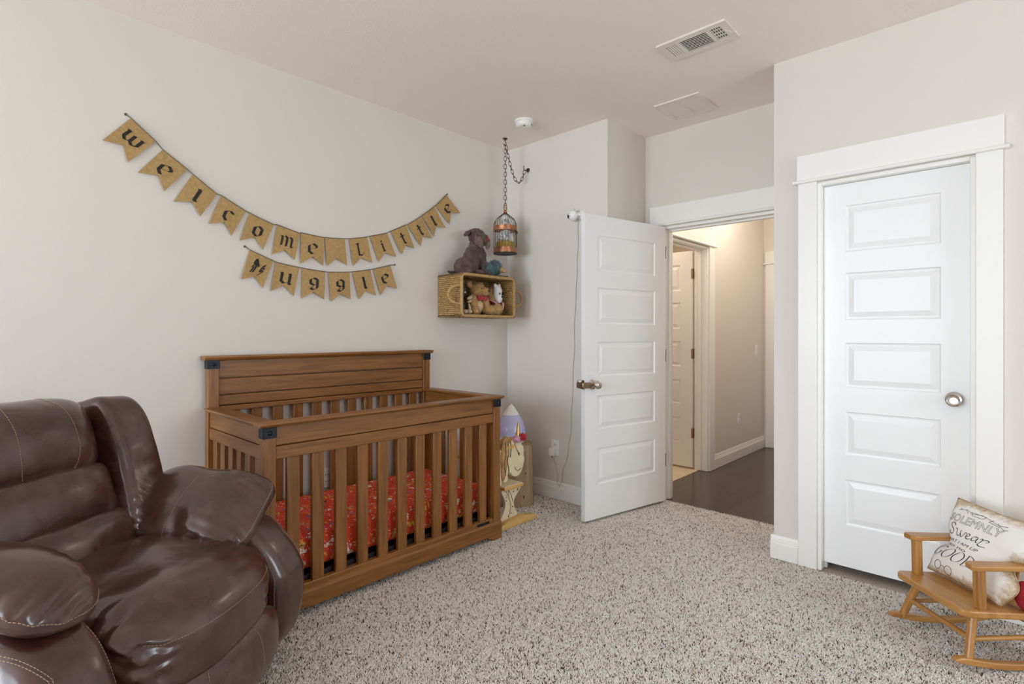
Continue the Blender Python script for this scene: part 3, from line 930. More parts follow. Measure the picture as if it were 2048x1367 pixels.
# ------------------------------------------------------------------ burlap banners
E_ = [((.2, .24), (.2, .76)), ((.2, .26), (.52, .06), (.8, .26)), ((.8, .26), (.74, .42), (.26, .58)), ((.2, .74), (.46, .96), (.74, .84))]
GL = {
 'W': [((.02, .05), (.2, .05)), ((.12, .05), (.10, .72), (.28, .95), (.48, .78)), ((.5, .12), (.5, .78), (.72, .95), (.92, .72), (.92, .05)), ((.82, .05), (1.0, .05))],
 'e': E_, 'l': [((.42, .0), (.5, .06), (.5, .9), (.62, .98))], 'c': [((.24, .24), (.24, .76)), ((.24, .26), (.5, .06), (.76, .22)), ((.24, .74), (.48, .96), (.74, .84))],
 'o': [((.24, .24), (.24, .76), (.5, .96), (.76, .76), (.76, .24), (.5, .04), (.24, .24))],
 'm': [((.06, .14), (.14, .2), (.14, .96)), ((.14, .22), (.36, .05), (.5, .2), (.5, .96)), ((.5, .22), (.72, .05), (.86, .2), (.86, .92), (.96, .98))],
 'L': [((.1, .03), (.4, .03)), ((.26, .03), (.28, .95)), ((.24, .95), (.6, .98), (.82, .78))],
 'i': [((.42, .3), (.5, .36), (.5, .94)), ((.38, .97), (.64, .97)), ((.46, .08), (.54, .16))],
 't': [((.46, .0), (.5, .1), (.5, .86), (.64, .98)), ((.26, .3), (.76, .26))],
 'M': [((.08, 1.0), (.22, .62), (.12, .64), (.26, .34), (.18, .36), (.28, .02)), ((.28, .02), (.5, .46), (.9, .16)), ((.9, .16), (.78, .44), (.90, .44), (.74, .68), (.86, .66), (.58, 1.04)), ((.30, .1), (.34, .60), (.24, .96)), ((.80, .28), (.66, .72), (.74, .74))],
 'u': [((.10, .06), (.18, .12), (.18, .8), (.42, .96), (.72, .78)), ((.72, .06), (.8, .12), (.8, .9), (.92, .98))],
 'g': [((.24, .18), (.24, .52), (.5, .68), (.76, .5), (.76, .18), (.5, .02), (.24, .18)), ((.76, .2), (.74, .86), (.46, 1.06), (.2, .94)), ((.42, .78), (.28, .92))],
}
def nib(strokes, nx, ny):
    """broad-pen strokes -> list of quads in the unit box"""
    out = []
    for st in strokes:
        for (x0, y0), (x1, y1) in zip(st[:-1], st[1:]):
            L = math.hypot(x1 - x0, y1 - y0)
            k = max(1, int(L / .25))
            for i in range(k):
                a = (x0 + (x1 - x0) * i / k, y0 + (y1 - y0) * i / k); c = (x0 + (x1 - x0) * (i + 1) / k, y0 + (y1 - y0) * (i + 1) / k)
                out.append([(a[0] - nx, a[1] - ny), (a[0] + nx, a[1] + ny), (c[0] + nx, c[1] + ny), (c[0] - nx, c[1] - ny)])
    return out
WEL = [
('W',[(0.602, 2.259), (0.702, 2.176), (0.492, 2.124), (0.589, 2.046), (0.572, 2.124)]),
('e',[(0.731, 2.143), (0.838, 2.07), (0.628, 2.008), (0.736, 1.938), (0.711, 2.013)]),
('l',[(0.863, 2.051), (0.973, 1.972), (0.776, 1.896), (0.896, 1.842), (0.861, 1.909)]),
('c',[(0.997, 1.968), (1.118, 1.907), (0.934, 1.809), (1.046, 1.764), (1.01, 1.829)]),
('o',[(1.139, 1.899), (1.268, 1.855), (1.085, 1.741), (1.207, 1.706), (1.168, 1.77)]),
('m',[(1.288, 1.858), (1.419, 1.827), (1.257, 1.686), (1.385, 1.668), (1.326, 1.721)]),
('e',[(1.426, 1.832), (1.566, 1.822), (1.422, 1.65), (1.562, 1.652), (1.493, 1.7)]),
('',[(1.574, 1.823), (1.704, 1.832), (1.585, 1.651), (1.719, 1.668), (1.649, 1.705)]),
('L',[(1.734, 1.836), (1.861, 1.864), (1.761, 1.669), (1.897, 1.699), (1.817, 1.726)]),
('i',[(1.881, 1.871), (2.012, 1.91), (1.947, 1.712), (2.077, 1.757), (1.993, 1.777)]),
('t',[(2.039, 1.925), (2.16, 1.986), (2.125, 1.781), (2.231, 1.832), (2.15, 1.844)]),
('t',[(2.173, 1.988), (2.291, 2.066), (2.281, 1.855), (2.383, 1.921), (2.297, 1.925)]),
('l',[(2.297, 2.071), (2.405, 2.153), (2.401, 1.937), (2.502, 2.013), (2.416, 2.011)]),
('e',[(2.416, 2.16), (2.517, 2.258), (2.546, 2.048), (2.646, 2.143), (2.552, 2.125)]),
]
MUG = [
('M',[(1.139, 1.7), (1.266, 1.652), (1.092, 1.535), (1.207, 1.495), (1.171, 1.553)]),
('u',[(1.28, 1.646), (1.415, 1.628), (1.249, 1.481), (1.379, 1.459), (1.326, 1.519)]),
('g',[(1.433, 1.626), (1.574, 1.617), (1.428, 1.449), (1.566, 1.448), (1.501, 1.493)]),
('g',[(1.596, 1.617), (1.737, 1.629), (1.609, 1.438), (1.743, 1.459), (1.67, 1.489)]),
('l',[(1.757, 1.632), (1.885, 1.657), (1.8, 1.461), (1.924, 1.491), (1.848, 1.518)]),
('e',[(1.906, 1.662), (2.036, 1.7), (1.961, 1.495), (2.084, 1.543), (2.014, 1.563)]),
]
def banner(name, label, flags, ends):
    y_c = sum(f[1][0][0] for f in flags) / len(flags); z_c = min(f[1][2][1] for f in flags)
    root = thing(name, label, 'banner', (XL, y_c, z_c))
    pts = [ends[0]]
    for k, (ch, (TL, TR, L, Rr, Nn)) in enumerate(flags):
        pts += [TL, ((TL[0] + TR[0]) / 2, (TL[1] + TR[1]) / 2 - .001), TR]
        TL, TR, L, Rr, Nn = [Vector((p[0] - y_c, p[1] - z_c)) for p in (TL, TR, L, Rr, Nn)]
        ph = k * 1.7
        def S(u, w, off=0.0):
            p = TL + (TR - TL) * u + ((L - TL) * (1 - u) + (Rr - TR) * u) * w
            x = .010 + .006 * w + .0035 * math.sin(ph + 4 * u + 2.2 * w) * w + off
            return (x, p.x, p.y)
        # depth of the notch in the flag's own direction
        mid = (TL + TR) / 2; dwn = ((L - TL) + (Rr - TR)) / 2
        wn = (Nn - mid).dot(dwn) / dwn.length_squared
        n, m = 12, 8
        vs, fs = [], []
        for side in (0, 1):
            for i in range(n + 1):
                u = i / n; wb = wn + (1 - wn) * abs(2 * u - 1)
                for j in range(m + 1):
                    vs.append(S(u, wb * j / m, .0018 if side else 0.0))
        s1 = (n + 1) * (m + 1)
        for i in range(n):
            for j in range(m):
                a = i * (m + 1) + j
                fs.append((a, a + 1, a + m + 2, a + m + 1)); fs.append((s1 + a, s1 + a + m + 1, s1 + a + m + 2, s1 + a + 1))
        loop = [i * (m + 1) for i in range(n + 1)] + [n * (m + 1) + j for j in range(1, m + 1)] + [i * (m + 1) + m for i in range(n - 1, -1, -1)] + [j for j in range(m - 1, 0, -1)]
        for i in range(len(loop)):
            a, c = loop[i], loop[(i + 1) % len(loop)]
            fs.append((a, c, s1 + c, s1 + a))
        fl = B().add(vs, fs).build('flag', 'burlap', root, smooth=60)
        if ch:
            u0, u1, w0, w1 = {'W': (.20, .82, .26, .60), 'M': (.20, .84, .16, .66), 'm': (.22, .80, .24, .62), 'i': (.25, .75, .22, .66), 'l': (.2, .8, .24, .68), 't': (.2, .8, .22, .68), 'L': (.26, .80, .20, .66)}.get(ch, (.24, .80, .26, .66))
            nx = {'W': .085, 'm': .075, 'M': .06, 'L': .075, 'i': .085, 'l': .10, 't': .075}.get(ch, .10)
            bl = B()
            for q in nib(GL[ch], nx, -.045):
                top = [S(u0 + (u1 - u0) * a, w0 + (w1 - w0) * c, .0032) for a, c in q]
                bot = [S(u0 + (u1 - u0) * a, w0 + (w1 - w0) * c, .0008) for a, c in q]
                bl.add(top + bot, [(0, 1, 2, 3), (7, 6, 5, 4), (0, 4, 5, 1), (1, 5, 6, 2), (2, 6, 7, 3), (3, 7, 4, 0)])
            bl.build('letter', 'ink', fl)
    pts.append(ends[1])
    P = [(.012, y - y_c, z - z_c) for y, z in pts]
    P[0] = (.004, P[0][1], P[0][2]); P[-1] = (.004, P[-1][1], P[-1][2])
    B().tube(P, .0026, 7).build('string', 'string', root, smooth=80)
    for p in (P[0], P[-1]):
        B().lathe([(0, 0), (.0055, 0), (.006, .003), (0, .006)], 12, T=Matrix.Translation((.0005, p[1], p[2])) @ Matrix.Rotation(R(90), 4, 'Y')).build('pin', 'chain', root)
banner('bunting', 'long burlap bunting with a row of black letters, the upper of the two', WEL, ((.583, 2.274), (2.532, 2.265)))
banner('bunting', 'short burlap bunting with six black letters, the lower of the two', MUG, ((1.116, 1.716), (2.077, 1.706)))

# ------------------------------------------------------------------ wall basket
BX0, BX1, BY0, BY1, BZ0, BZ1 = XL + .002, -2.785, 2.432, 2.972, 1.362, 1.663
def basket():
    oy, oz = (BY0 + BY1) / 2, BZ0
    t = thing('hanging_basket', 'rectangular woven seagrass basket hung sideways as a wall shelf', 'basket', (BX0, oy, oz))
    d, hw, h, th = BX1 - BX0, (BY1 - BY0) / 2, BZ1 - BZ0, .014
    b = B()
    b.box(0, .012, -hw + .02, hw - .02, .008, h - .008)
    def panel(pts):   # pts: 4 (x, y, z) outer corners, pushed inwards by th
        c = Vector((d / 2, 0, h / 2)); v = [Vector(p) for p in pts]
        nrm = (v[1] - v[0]).cross(v[2] - v[0]).normalized()
        if nrm.dot(c - v[0]) < 0: nrm = -nrm
        w = [p + nrm * th for p in v]
        b.add(v + w, [(0, 1, 2, 3), (7, 6, 5, 4), (0, 4, 5, 1), (1, 5, 6, 2), (2, 6, 7, 3), (3, 7, 4, 0)])
    i = .014
    panel([(0, -hw + i, 0), (d, -hw, 0), (d, hw, 0), (0, hw - i, 0)])
    panel([(0, -hw + i, h), (d, -hw, h), (d, hw, h), (0, hw - i, h)])
    panel([(0, -hw + i, 0), (d, -hw, 0), (d, -hw, h), (0, -hw + i, h)])
    panel([(0, hw - i, 0), (d, hw, 0), (d, hw, h), (0, hw - i, h)])
    b.build('basket_body', 'seagrass', t)
    r = .0105; a = .007
    B().tube([(d, -hw + a, a + .02), (d, -hw + a, h - a - .02), (d, -hw + a + .02, h - a), (d, hw - a - .02, h - a), (d, hw - a, h - a - .02), (d, hw - a, a + .02), (d, hw - a - .02, a), (d, -hw + a + .02, a)], r, 10, closed=True).build('rim', 'rope', t, smooth=80)
    for sg in (-1, 1):
        pts = []
        for k in range(17):
            an = PI * k / 16
            pts.append((d - .012 - .03 * math.sin(an), sg * (hw - .004 + (.082 if sg < 0 else .128) * math.sin(an) ** .8), h / 2 + .062 * math.cos(an) * (1.0 if k not in (0, 16) else 1.05)))
        B().tube(pts, .0088, 10).build('handle', 'rope', t, smooth=80)
basket()

# ------------------------------------------------------------------ plush toys
def eyes(parent, ps, r, name='eye'):
    for p in ps:
        B().ell(p, (r, r, r), None, 10, 8).build(name, 'black', parent, smooth=180)
def teddy():
    t = thing('teddy_bear', 'honey teddy bear with a red bow sitting inside the hanging basket', 'stuffed animal', (-2.90, 2.655, BZ0 + .016))
    body = blob('body', [((0, 0, .068), (.062, .068, .075)), ((.02, .02, .178), (.058, .060, .056)), ((.070, .047, .170), (.034, .036, .030)),
        ((.01, -.052, .222), (.016, .024, .024)), ((.005, .068, .222), (.016, .024, .024)),
        ((.06, -.062, .10), (.034, .028, .050), rot(0, R(-25), 0)), ((.05, .066, .095), (.034, .028, .05), rot(0, R(-25), 0)),
        ((.06, .11, .038), (.045, .07, .036), rot(0, 0, R(-12))), ((.085, .165, .045), (.036, .036, .042)), ((.06, -.052, .028), (.062, .034, .032), rot(0, 0, R(-20)))], 'teddy', t, .006, 3)
    roughen(body, .002, 90)
    fur(body, 'mohair', 'teddy', 9000, .0075, .0012, .3, 1.2)
    B().ell((.048, .005, .066), (.024, .040, .045)).build('belly_patch', 'teddylight', t, smooth=180)
    B().ell((.100, .057, .174), (.013, .011, .009), None, 12, 8).build('nose', 'darkfelt', t, smooth=180)
    eyes(t, [(.073, .008, .192), (.066, .068, .196)], .0055)
    bow = blob('bow', [((.072, .000, .124), (.012, .030, .020), rot(R(12), 0, 0)), ((.070, .056, .118), (.012, .030, .020), rot(R(-14), 0, 0)), ((.077, .028, .118), (.012, .012, .012))], 'bow', t, .004, 2)
    return t
teddy()
def owl_doll():
    t = thing('stuffed_animal', 'slim white faced stuffed animal in a red and white striped scarf inside the basket', 'stuffed animal', (-2.885, 2.862, BZ0 + .018))
    blob('body', [((-.02, 0, .06), (.04, .042, .07)), ((-.03, .008, .13), (.055, .060, .10))], 'teddy', t, .006, 3)
    hd = blob('head', [((.025, 0, .170), (.036, .036, .062)), ((.035, .004, .130), (.028, .026, .040)), ((.02, -.020, .222), (.012, .013, .020)), ((.02, .022, .222), (.012, .013, .020))], 'whitecloth', t, .004, 3)
    for y in (-.006, .020):
        B().lathe([(.0105, 0), (.0115, .0015), (.0125, 0)], 20, T=Matrix.Translation((.058, y, .165)) @ Matrix.Rotation(R(90), 4, 'Y')).build('eye_ring', 'greyfelt', hd)
        B().ell((.0575, y, .165), (.005, .006, .006), None, 10, 8).build('eye', 'black', hd, smooth=180)
    B().ell((.064, .008, .140), (.006, .005, .007), None, 10, 8).build('nose', 'greyfelt', hd, smooth=180)
    sc = None
    for k, mt in enumerate(('redfelt', 'whitecloth', 'redfelt', 'whitecloth', 'redfelt')):
        b = B()
        for sg in (-1, 1):
            o = (k - 2) * .0075
            b.tube([(-.01, sg * (.052 + o), .115), (.045, sg * (.040 + o), .092), (.066, sg * (.012 + abs(o) * .3 + .5 * o), .058), (.068, sg * .004 + o * .3, .040)], .0048, 7)
        c = b.build('scarf' if sc is None else 'scarf_stripe', mt, t if sc is None else sc, smooth=80)
        sc = sc or c
owl_doll()
def grey_critter():
    t = thing('stuffed_animal', 'charcoal stuffed animal with beige paws at the left inside the basket', 'stuffed animal', (-2.90, 2.515, BZ0 + .016))
    blob('body', [((0, 0, .062), (.05, .046, .066)), ((.02, 0, .165), (.042, .042, .045)), ((.01, -.03, .205), (.012, .016, .024)), ((.01, .03, .205), (.012, .016, .024))], 'greyfelt', t, .006, 3)
    for a, c in (((.065, .045, .120), (.012, .030, .012)), ((.065, .045, .095), (.012, .026, .010)), ((.075, .020, .020), (.040, .016, .018)), ((.075, -.022, .020), (.040, .016, .018)), ((.060, .050, .045), (.010, .012, .040))):
        B().ell(a, c, rot(R(18), 0, 0)).build('paw', 'beigefelt', t, smooth=180)
    eyes(t, [(.058, -.014, .172), (.058, .016, .172)], .005)
    B().ell((.062, .001, .158), (.008, .010, .007), None, 10, 8).build('nose', 'beigefelt', t, smooth=180)
grey_critter()
def dog():
    t = thing('stuffed_dog', 'brown wrinkly plush dog sitting on top of the basket', 'stuffed animal', (-2.90, 2.62, BZ1 + .001))
    body = blob('body', [((0, -.045, .062), (.075, .085, .070)), ((0, -.075, .055), (.06, .060, .060)), ((.012, .008, .135), (.056, .068, .085), rot(R(-14), 0, 0)), ((.018, .040, .205), (.046, .056, .080), rot(R(-8), 0, 0)),
        ((.046, .005, .085), (.030, .032, .085), rot(R(-6), R(4), 0)), ((.048, .078, .085), (.028, .028, .095), rot(R(2), R(4), 0)), ((.03, .06, .15), (.05, .055, .07)),
        ((.068, .032, .018), (.038, .028, .020), rot(0, 0, R(25))), ((.074, .090, .018), (.038, .026, .020), rot(0, 0, R(15))), ((.05, -.075, .020), (.05, .034, .024))], 'dogfur', t, .006, 3)
    roughen(body, .0035, 26, True)
    hd = blob('head', [((.018, .045, .290), (.056, .060, .054)), ((.050, .050, .262), (.050, .052, .050)), ((.080, .056, .262), (.034, .036, .034)), ((.020, .020, .320), (.034, .034, .016))], 'dogfur', t, .005, 2)
    roughen(hd, .007, 30, True)
    for c, r_, a in (((.088, .020, .236), (.020, .022, .042), R(14)), ((.096, .086, .230), (.017, .018, .040), R(-8)), ((.070, .000, .250), (.016, .018, .034), R(18))):
        o = blob('jowl', [(c, r_, rot(a, 0, R(10)))], 'doglight', hd, .004, 1)
        roughen(o, .004, 45, True)
    # floppy ears folded out to the sides
    blob('ear', [((.012, -.018, .315), (.022, .028, .013), rot(R(25), 0, 0)), ((.014, -.040, .300), (.020, .022, .018)), ((.016, -.060, .286), (.012, .018, .010))], 'dogfur', hd, .004, 2)
    blob('ear', [((.022, .106, .306), (.020, .026, .013), rot(R(-25), 0, 0)), ((.024, .132, .292), (.018, .026, .015), rot(R(-25), 0, 0)), ((.026, .158, .278), (.010, .018, .010))], 'darkfelt', hd, .004, 2)
    o = blob('nose', [((.108, .066, .266), (.010, .014, .013)), ((.108, .078, .258), (.008, .010, .012)), ((.110, .060, .254), (.009, .010, .010))], 'redfelt', hd, .003, 1)
    roughen(o, .003, 90)
    eyes(hd, [(.074, .028, .298), (.074, .076, .298)], .004)
    B().tube([(-.03, -.11, .016), (-.02, -.16, .012), (.0, -.195, .010), (.01, -.215, .014)], [.016, .013, .009, .006], 10).build('tail', 'darkfelt', t, smooth=80)
dog()
def teal_critter():
    t = thing('stuffed_critter', 'shaggy teal stuffed critter with a tan beak on top of the basket', 'stuffed animal', (-2.875, 2.805, BZ1 + .001))
    body = blob('body', [((0, -.05, .050), (.05, .065, .046)), ((.005, .035, .072), (.046, .044, .048)), ((.01, .03, .095), (.03, .03, .026))], 'teal', t, .006, 3)
    fur(body, 'shag', 'teal', 7000, .022, .0011, .5, 1.2)
    b = B(); b.ell((.040, .068, .058), (.024, .030, .022), rot(0, 0, R(40))); b.ell((.055, .086, .048), (.016, .020, .011), rot(0, 0, R(40)))
    b.build('beak', 'tanfelt', t, smooth=180)
    eyes(t, [(.052, .040, .084), (.030, .078, .084)], .006)
    for y in (.03, .085): B().ell((.06, y, .008), (.030, .014, .008), rot(0, 0, R(35))).build('foot', 'doglight', t, smooth=180)
teal_critter()

# ------------------------------------------------------------------ birdcage, chain, hooks
HX, HY = -2.868, 2.953
t = thing('ceiling_hook', 'small dark iron hook screwed into the ceiling holding the chain', 'hook', (HX, HY, ZC))
b = B(); b.lathe([(0, 0), (.018, 0), (.018, -.004), (.007, -.008), (.006, -.016), (0, -.016)], 18)
b.tube([(0, 0, -.012), (0, 0, -.026), (.0, .010, -.036), (0, .010, -.048), (0, -.004, -.058), (0, -.014, -.050), (0, -.014, -.044)], .0032, 8)
b.build('hook_body', 'chain', t, smooth=60)
WHX, WHZ = -2.825, 2.535
t = thing('wall_hook', 'small dark iron hook on the back wall near the corner', 'hook', (WHX, YB, WHZ))
b = B(); b.lathe([(0, 0), (.017, 0), (.017, .005), (.006, .010), (0, .010)], 18, T=Matrix.Rotation(R(90), 4, 'X'))
b.tube([(0, -.006, 0), (0, -.026, -.002), (0, -.036, -.012), (0, -.046, -.010), (0, -.052, .004), (0, -.050, .022)], .0032, 8)
b.build('hook_body', 'chain', t, smooth=60)
def link_mesh(hl=.0185, hw=.0095, r=.0021):
    pts = []
    for k in range(20):
        an = 2 * PI * k / 20
        pts.append((hw * math.cos(an), 0, (hl - hw) * (1 if math.sin(an) >= 0 else -1) + hw * math.sin(an)))
    b = B().tube(pts, r, 6, closed=True)
    return b
def chain():
    t = thing('chain', 'rusty brown link chain swagged from wall hook to ceiling hook and down to the cage', 'chain', (HX, HY, ZC))
    path = []
    z0 = ZC - .058
    zb = 2.212
    p = Vector((0, 0, -.052)); end = Vector((0, 0, zb - ZC))
    seq1 = (p, end)
    first = link_mesh().build('link', 'chain', t, smooth=80)
    me = first.data
    def lay(pts, skip_first=False):
        nonlocal first
        # walk along the polyline placing a link every 31 mm
        step = .0305
        tot = [0]
        for i in range(len(pts) - 1): tot.append(tot[-1] + (pts[i + 1] - pts[i]).length)
        n = round(tot[-1] / step)
        for k in range(n):
            s_ = (k + .5) / n * tot[-1]
            i = max(j for j in range(len(tot) - 1) if tot[j] <= s_)
            f = (s_ - tot[i]) / (tot[i + 1] - tot[i])
            q = pts[i].lerp(pts[i + 1], f)
            d = (pts[i + 1] - pts[i]).normalized()
            o = first if first is not None else bpy.data.objects.new('link', me)
            if first is None:
                COL.objects.link(o); o.parent = t
            first = None
            m = Vector((0, 0, 1)).rotation_difference(d).to_matrix().to_4x4() @ Matrix.Rotation((R(42) if k % 2 else R(132)), 4, 'Z')
            o.matrix_basis = Matrix.Translation(q) @ m
    lay([p, end])
    a = Vector((.006, .004, -.06)); c = Vector((WHX - HX, YB - .042 - HY, WHZ - ZC - .012))
    pts = []
    for k in range(25):
        u = k / 24
        q = a.lerp(c, u)
        q.z = a.z + (c.z - a.z) * u - 4 * .165 * u * (1 - u) * (1.0 + .35 * (u - .5))
        pts.append(q)
    lay(pts)
chain()
def cage():
    zb = 1.853
    t = thing('birdcage', 'copper wire birdcage with a domed top hanging on the chain', 'birdcage', (HX, HY, zb))
    r = .087
    B().lathe([(0, 0), (r + .003, 0), (r + .004, .004), (r + .004, .010), (0, .010)], 40).build('floor_plate', 'cagebase', t, smooth=40)
    B().lathe([(r, .008), (r + .004, .008), (r + .0045, .046), (r, .046)], 40).build('lower_band', 'copper', t, smooth=40)
    B().lathe([(r, .176), (r + .004, .176), (r + .0045, .212), (r, .212)], 40).build('upper_band', 'copper', t, smooth=40)
    n = 24
    me = None
    for k in range(n):
        pts = [(r, 0, .04), (r, 0, .21), (r, 0, .225), (r * .93, 0, .248), (r * .74, 0, .272), (r * .45, 0, .292), (r * .18, 0, .310), (.008, 0, .326)]
        if me is None:
            o = B().tube(pts, .0014, 6).build('wire', 'chain', t, smooth=80); me = o.data
        else:
            o = bpy.data.objects.new('wire', me); COL.objects.link(o); o.parent = t
        o.rotation_euler = (0, 0, 2 * PI * k / n)
    B().lathe([(0, .316), (.012, .316), (.014, .322), (.011, .332), (.009, .34), (0, .342)], 20).build('finial', 'copper', t, smooth=50)
    pts = []
    for k in range(16):
        an = 2 * PI * k / 16
        pts.append((.008 * math.cos(an) * .7, .011 * math.cos(an) * .8, .355 + .022 * math.sin(an)))
    B().tube(pts, .004, 8, closed=True).build('hanging_ring', 'copper', t, smooth=80)
    b = B(); b.tube([(r + .002, .006, .205), (r * .86, .055, .20), (r * .7, .075, .17)], .004, 6)
    B().ell((r * .62, r * .82, .168), (.009, .009, .012), None, 10, 8).build('latch', 'chain', t, smooth=180)
    # bird inside the cage
    z0 = zb + .0105
    nst = thing('straw_nest', 'round straw nest standing on the birdcage floor', 'nest', (HX, HY, z0))
    B().lathe([(0, 0), (.060, 0), (.070, .030), (.071, .062), (.066, .082), (.055, .084), (.048, .066), (0, .055)], 28).build('straw_ring', 'nest', nst, smooth=60)
    o = thing('stuffed_owl', 'grey speckled stuffed owl sitting in the birdcage nest', 'stuffed animal', (HX, HY, z0 + .056))
    bd = blob('body', [((0, 0, .055), (.044, .052, .056)), ((-.005, -.045, .055), (.02, .016, .045)), ((.005, .045, .055), (.02, .016, .045)), ((.01, 0, .125), (.040, .046, .040)), ((.0, 0, .175), (.03, .034, .03))], 'owl', o, .006, 2)
    fur(bd, 'plumage', 'owl', 900, .010, .002, .8)
    for y in (-.014, .020): B().ell((.040, y, .128), (.010, .017, .017), None, 14, 8).build('face_disc', 'owlface', o, smooth=180)
    B().ell((-.005, .004, .212), (.028, .032, .030)).build('crown', 'owlface', o, smooth=180)
    B().ell((.034, .030, .055), (.016, .022, .034)).build('breast', 'owlface', o, smooth=180)
    eyes(o, [(.050, -.013, .130), (.049, .021, .130)], .006)
    B().ell((.053, .004, .116), (.007, .005, .009), None, 10, 8).build('beak', 'darkfelt', o, smooth=180)
cage()
# ------------------------------------------------------------------ stump, humidifier
def stump():
    t = thing('log_stump', 'upright bare wood log stump standing in the corner by the back wall', 'stump', (-2.735, 2.895, 0))
    n, m = 48, 10
    vs, fs = [], []
    for j in range(m + 1):
        z = .435 * j / m
        for k in range(n):
            an = 2 * PI * k / n
            r = .150 + .007 * math.sin(3 * an + 1) + .005 * math.sin(7 * an + .6) + .004 * math.sin(13 * an + 2 + j * .1) + (.008 * (1 - j / m) ** 2)
            if j == m: r -= .006
            vs.append((r * math.cos(an), r * math.sin(an), z))
    for j in range(m):
        for k in range(n):
            l = (k + 1) % n
            fs.append((j * n + k, j * n + l, (j + 1) * n + l, (j + 1) * n + k))
    fs.append(tuple(range(n - 1, -1, -1)))
    B().add(vs, fs).build('bark', 'stump', t, smooth=50)
    top = B(); top.add([vs[m * n + k] for k in range(n)], [tuple(range(n))]); top.build('cut_end', 'stump_end', t)
    b = B()
    for an, z in ((-.35, .33), (-.15, .24), (.1, .12), (-.6, .17), (.05, .36), (-.25, .07), (-.9, .29)):
        b.ell((.151 * math.cos(an), .151 * math.sin(an), z), (.006, .005, .011), None, 10, 6)
    b.build('knot_hole', 'burnt', t, smooth=180)
stump()
def humidifier():
    t = thing('humidifier', 'teardrop humidifier with a lavender water tank on the wooden stump', 'humidifier', (-2.745, 2.89, .436))
    P = [(.090, 0), (.100, .010), (.104, .030), (.106, .052)]
    B().lathe([(0, 0)] + P + [(0, .052)], 44).build('base', 'plastic', t, smooth=50)
    tank = [(.106, .052), (.108, .075), (.105, .105), (.098, .135), (.086, .165), (.071, .192), (.060, .208)]
    B().lathe([(0, .0522)] + tank + [(0, .208)], 44).build('water_tank', 'tank', t, smooth=50)
    B().lathe([(0, .2082), (.060, .2082), (.050, .226), (.037, .246), (.022, .266), (.010, .280), (.004, .285), (0, .286)], 44).build('mist_cap', 'plastic', t, smooth=60)
humidifier()

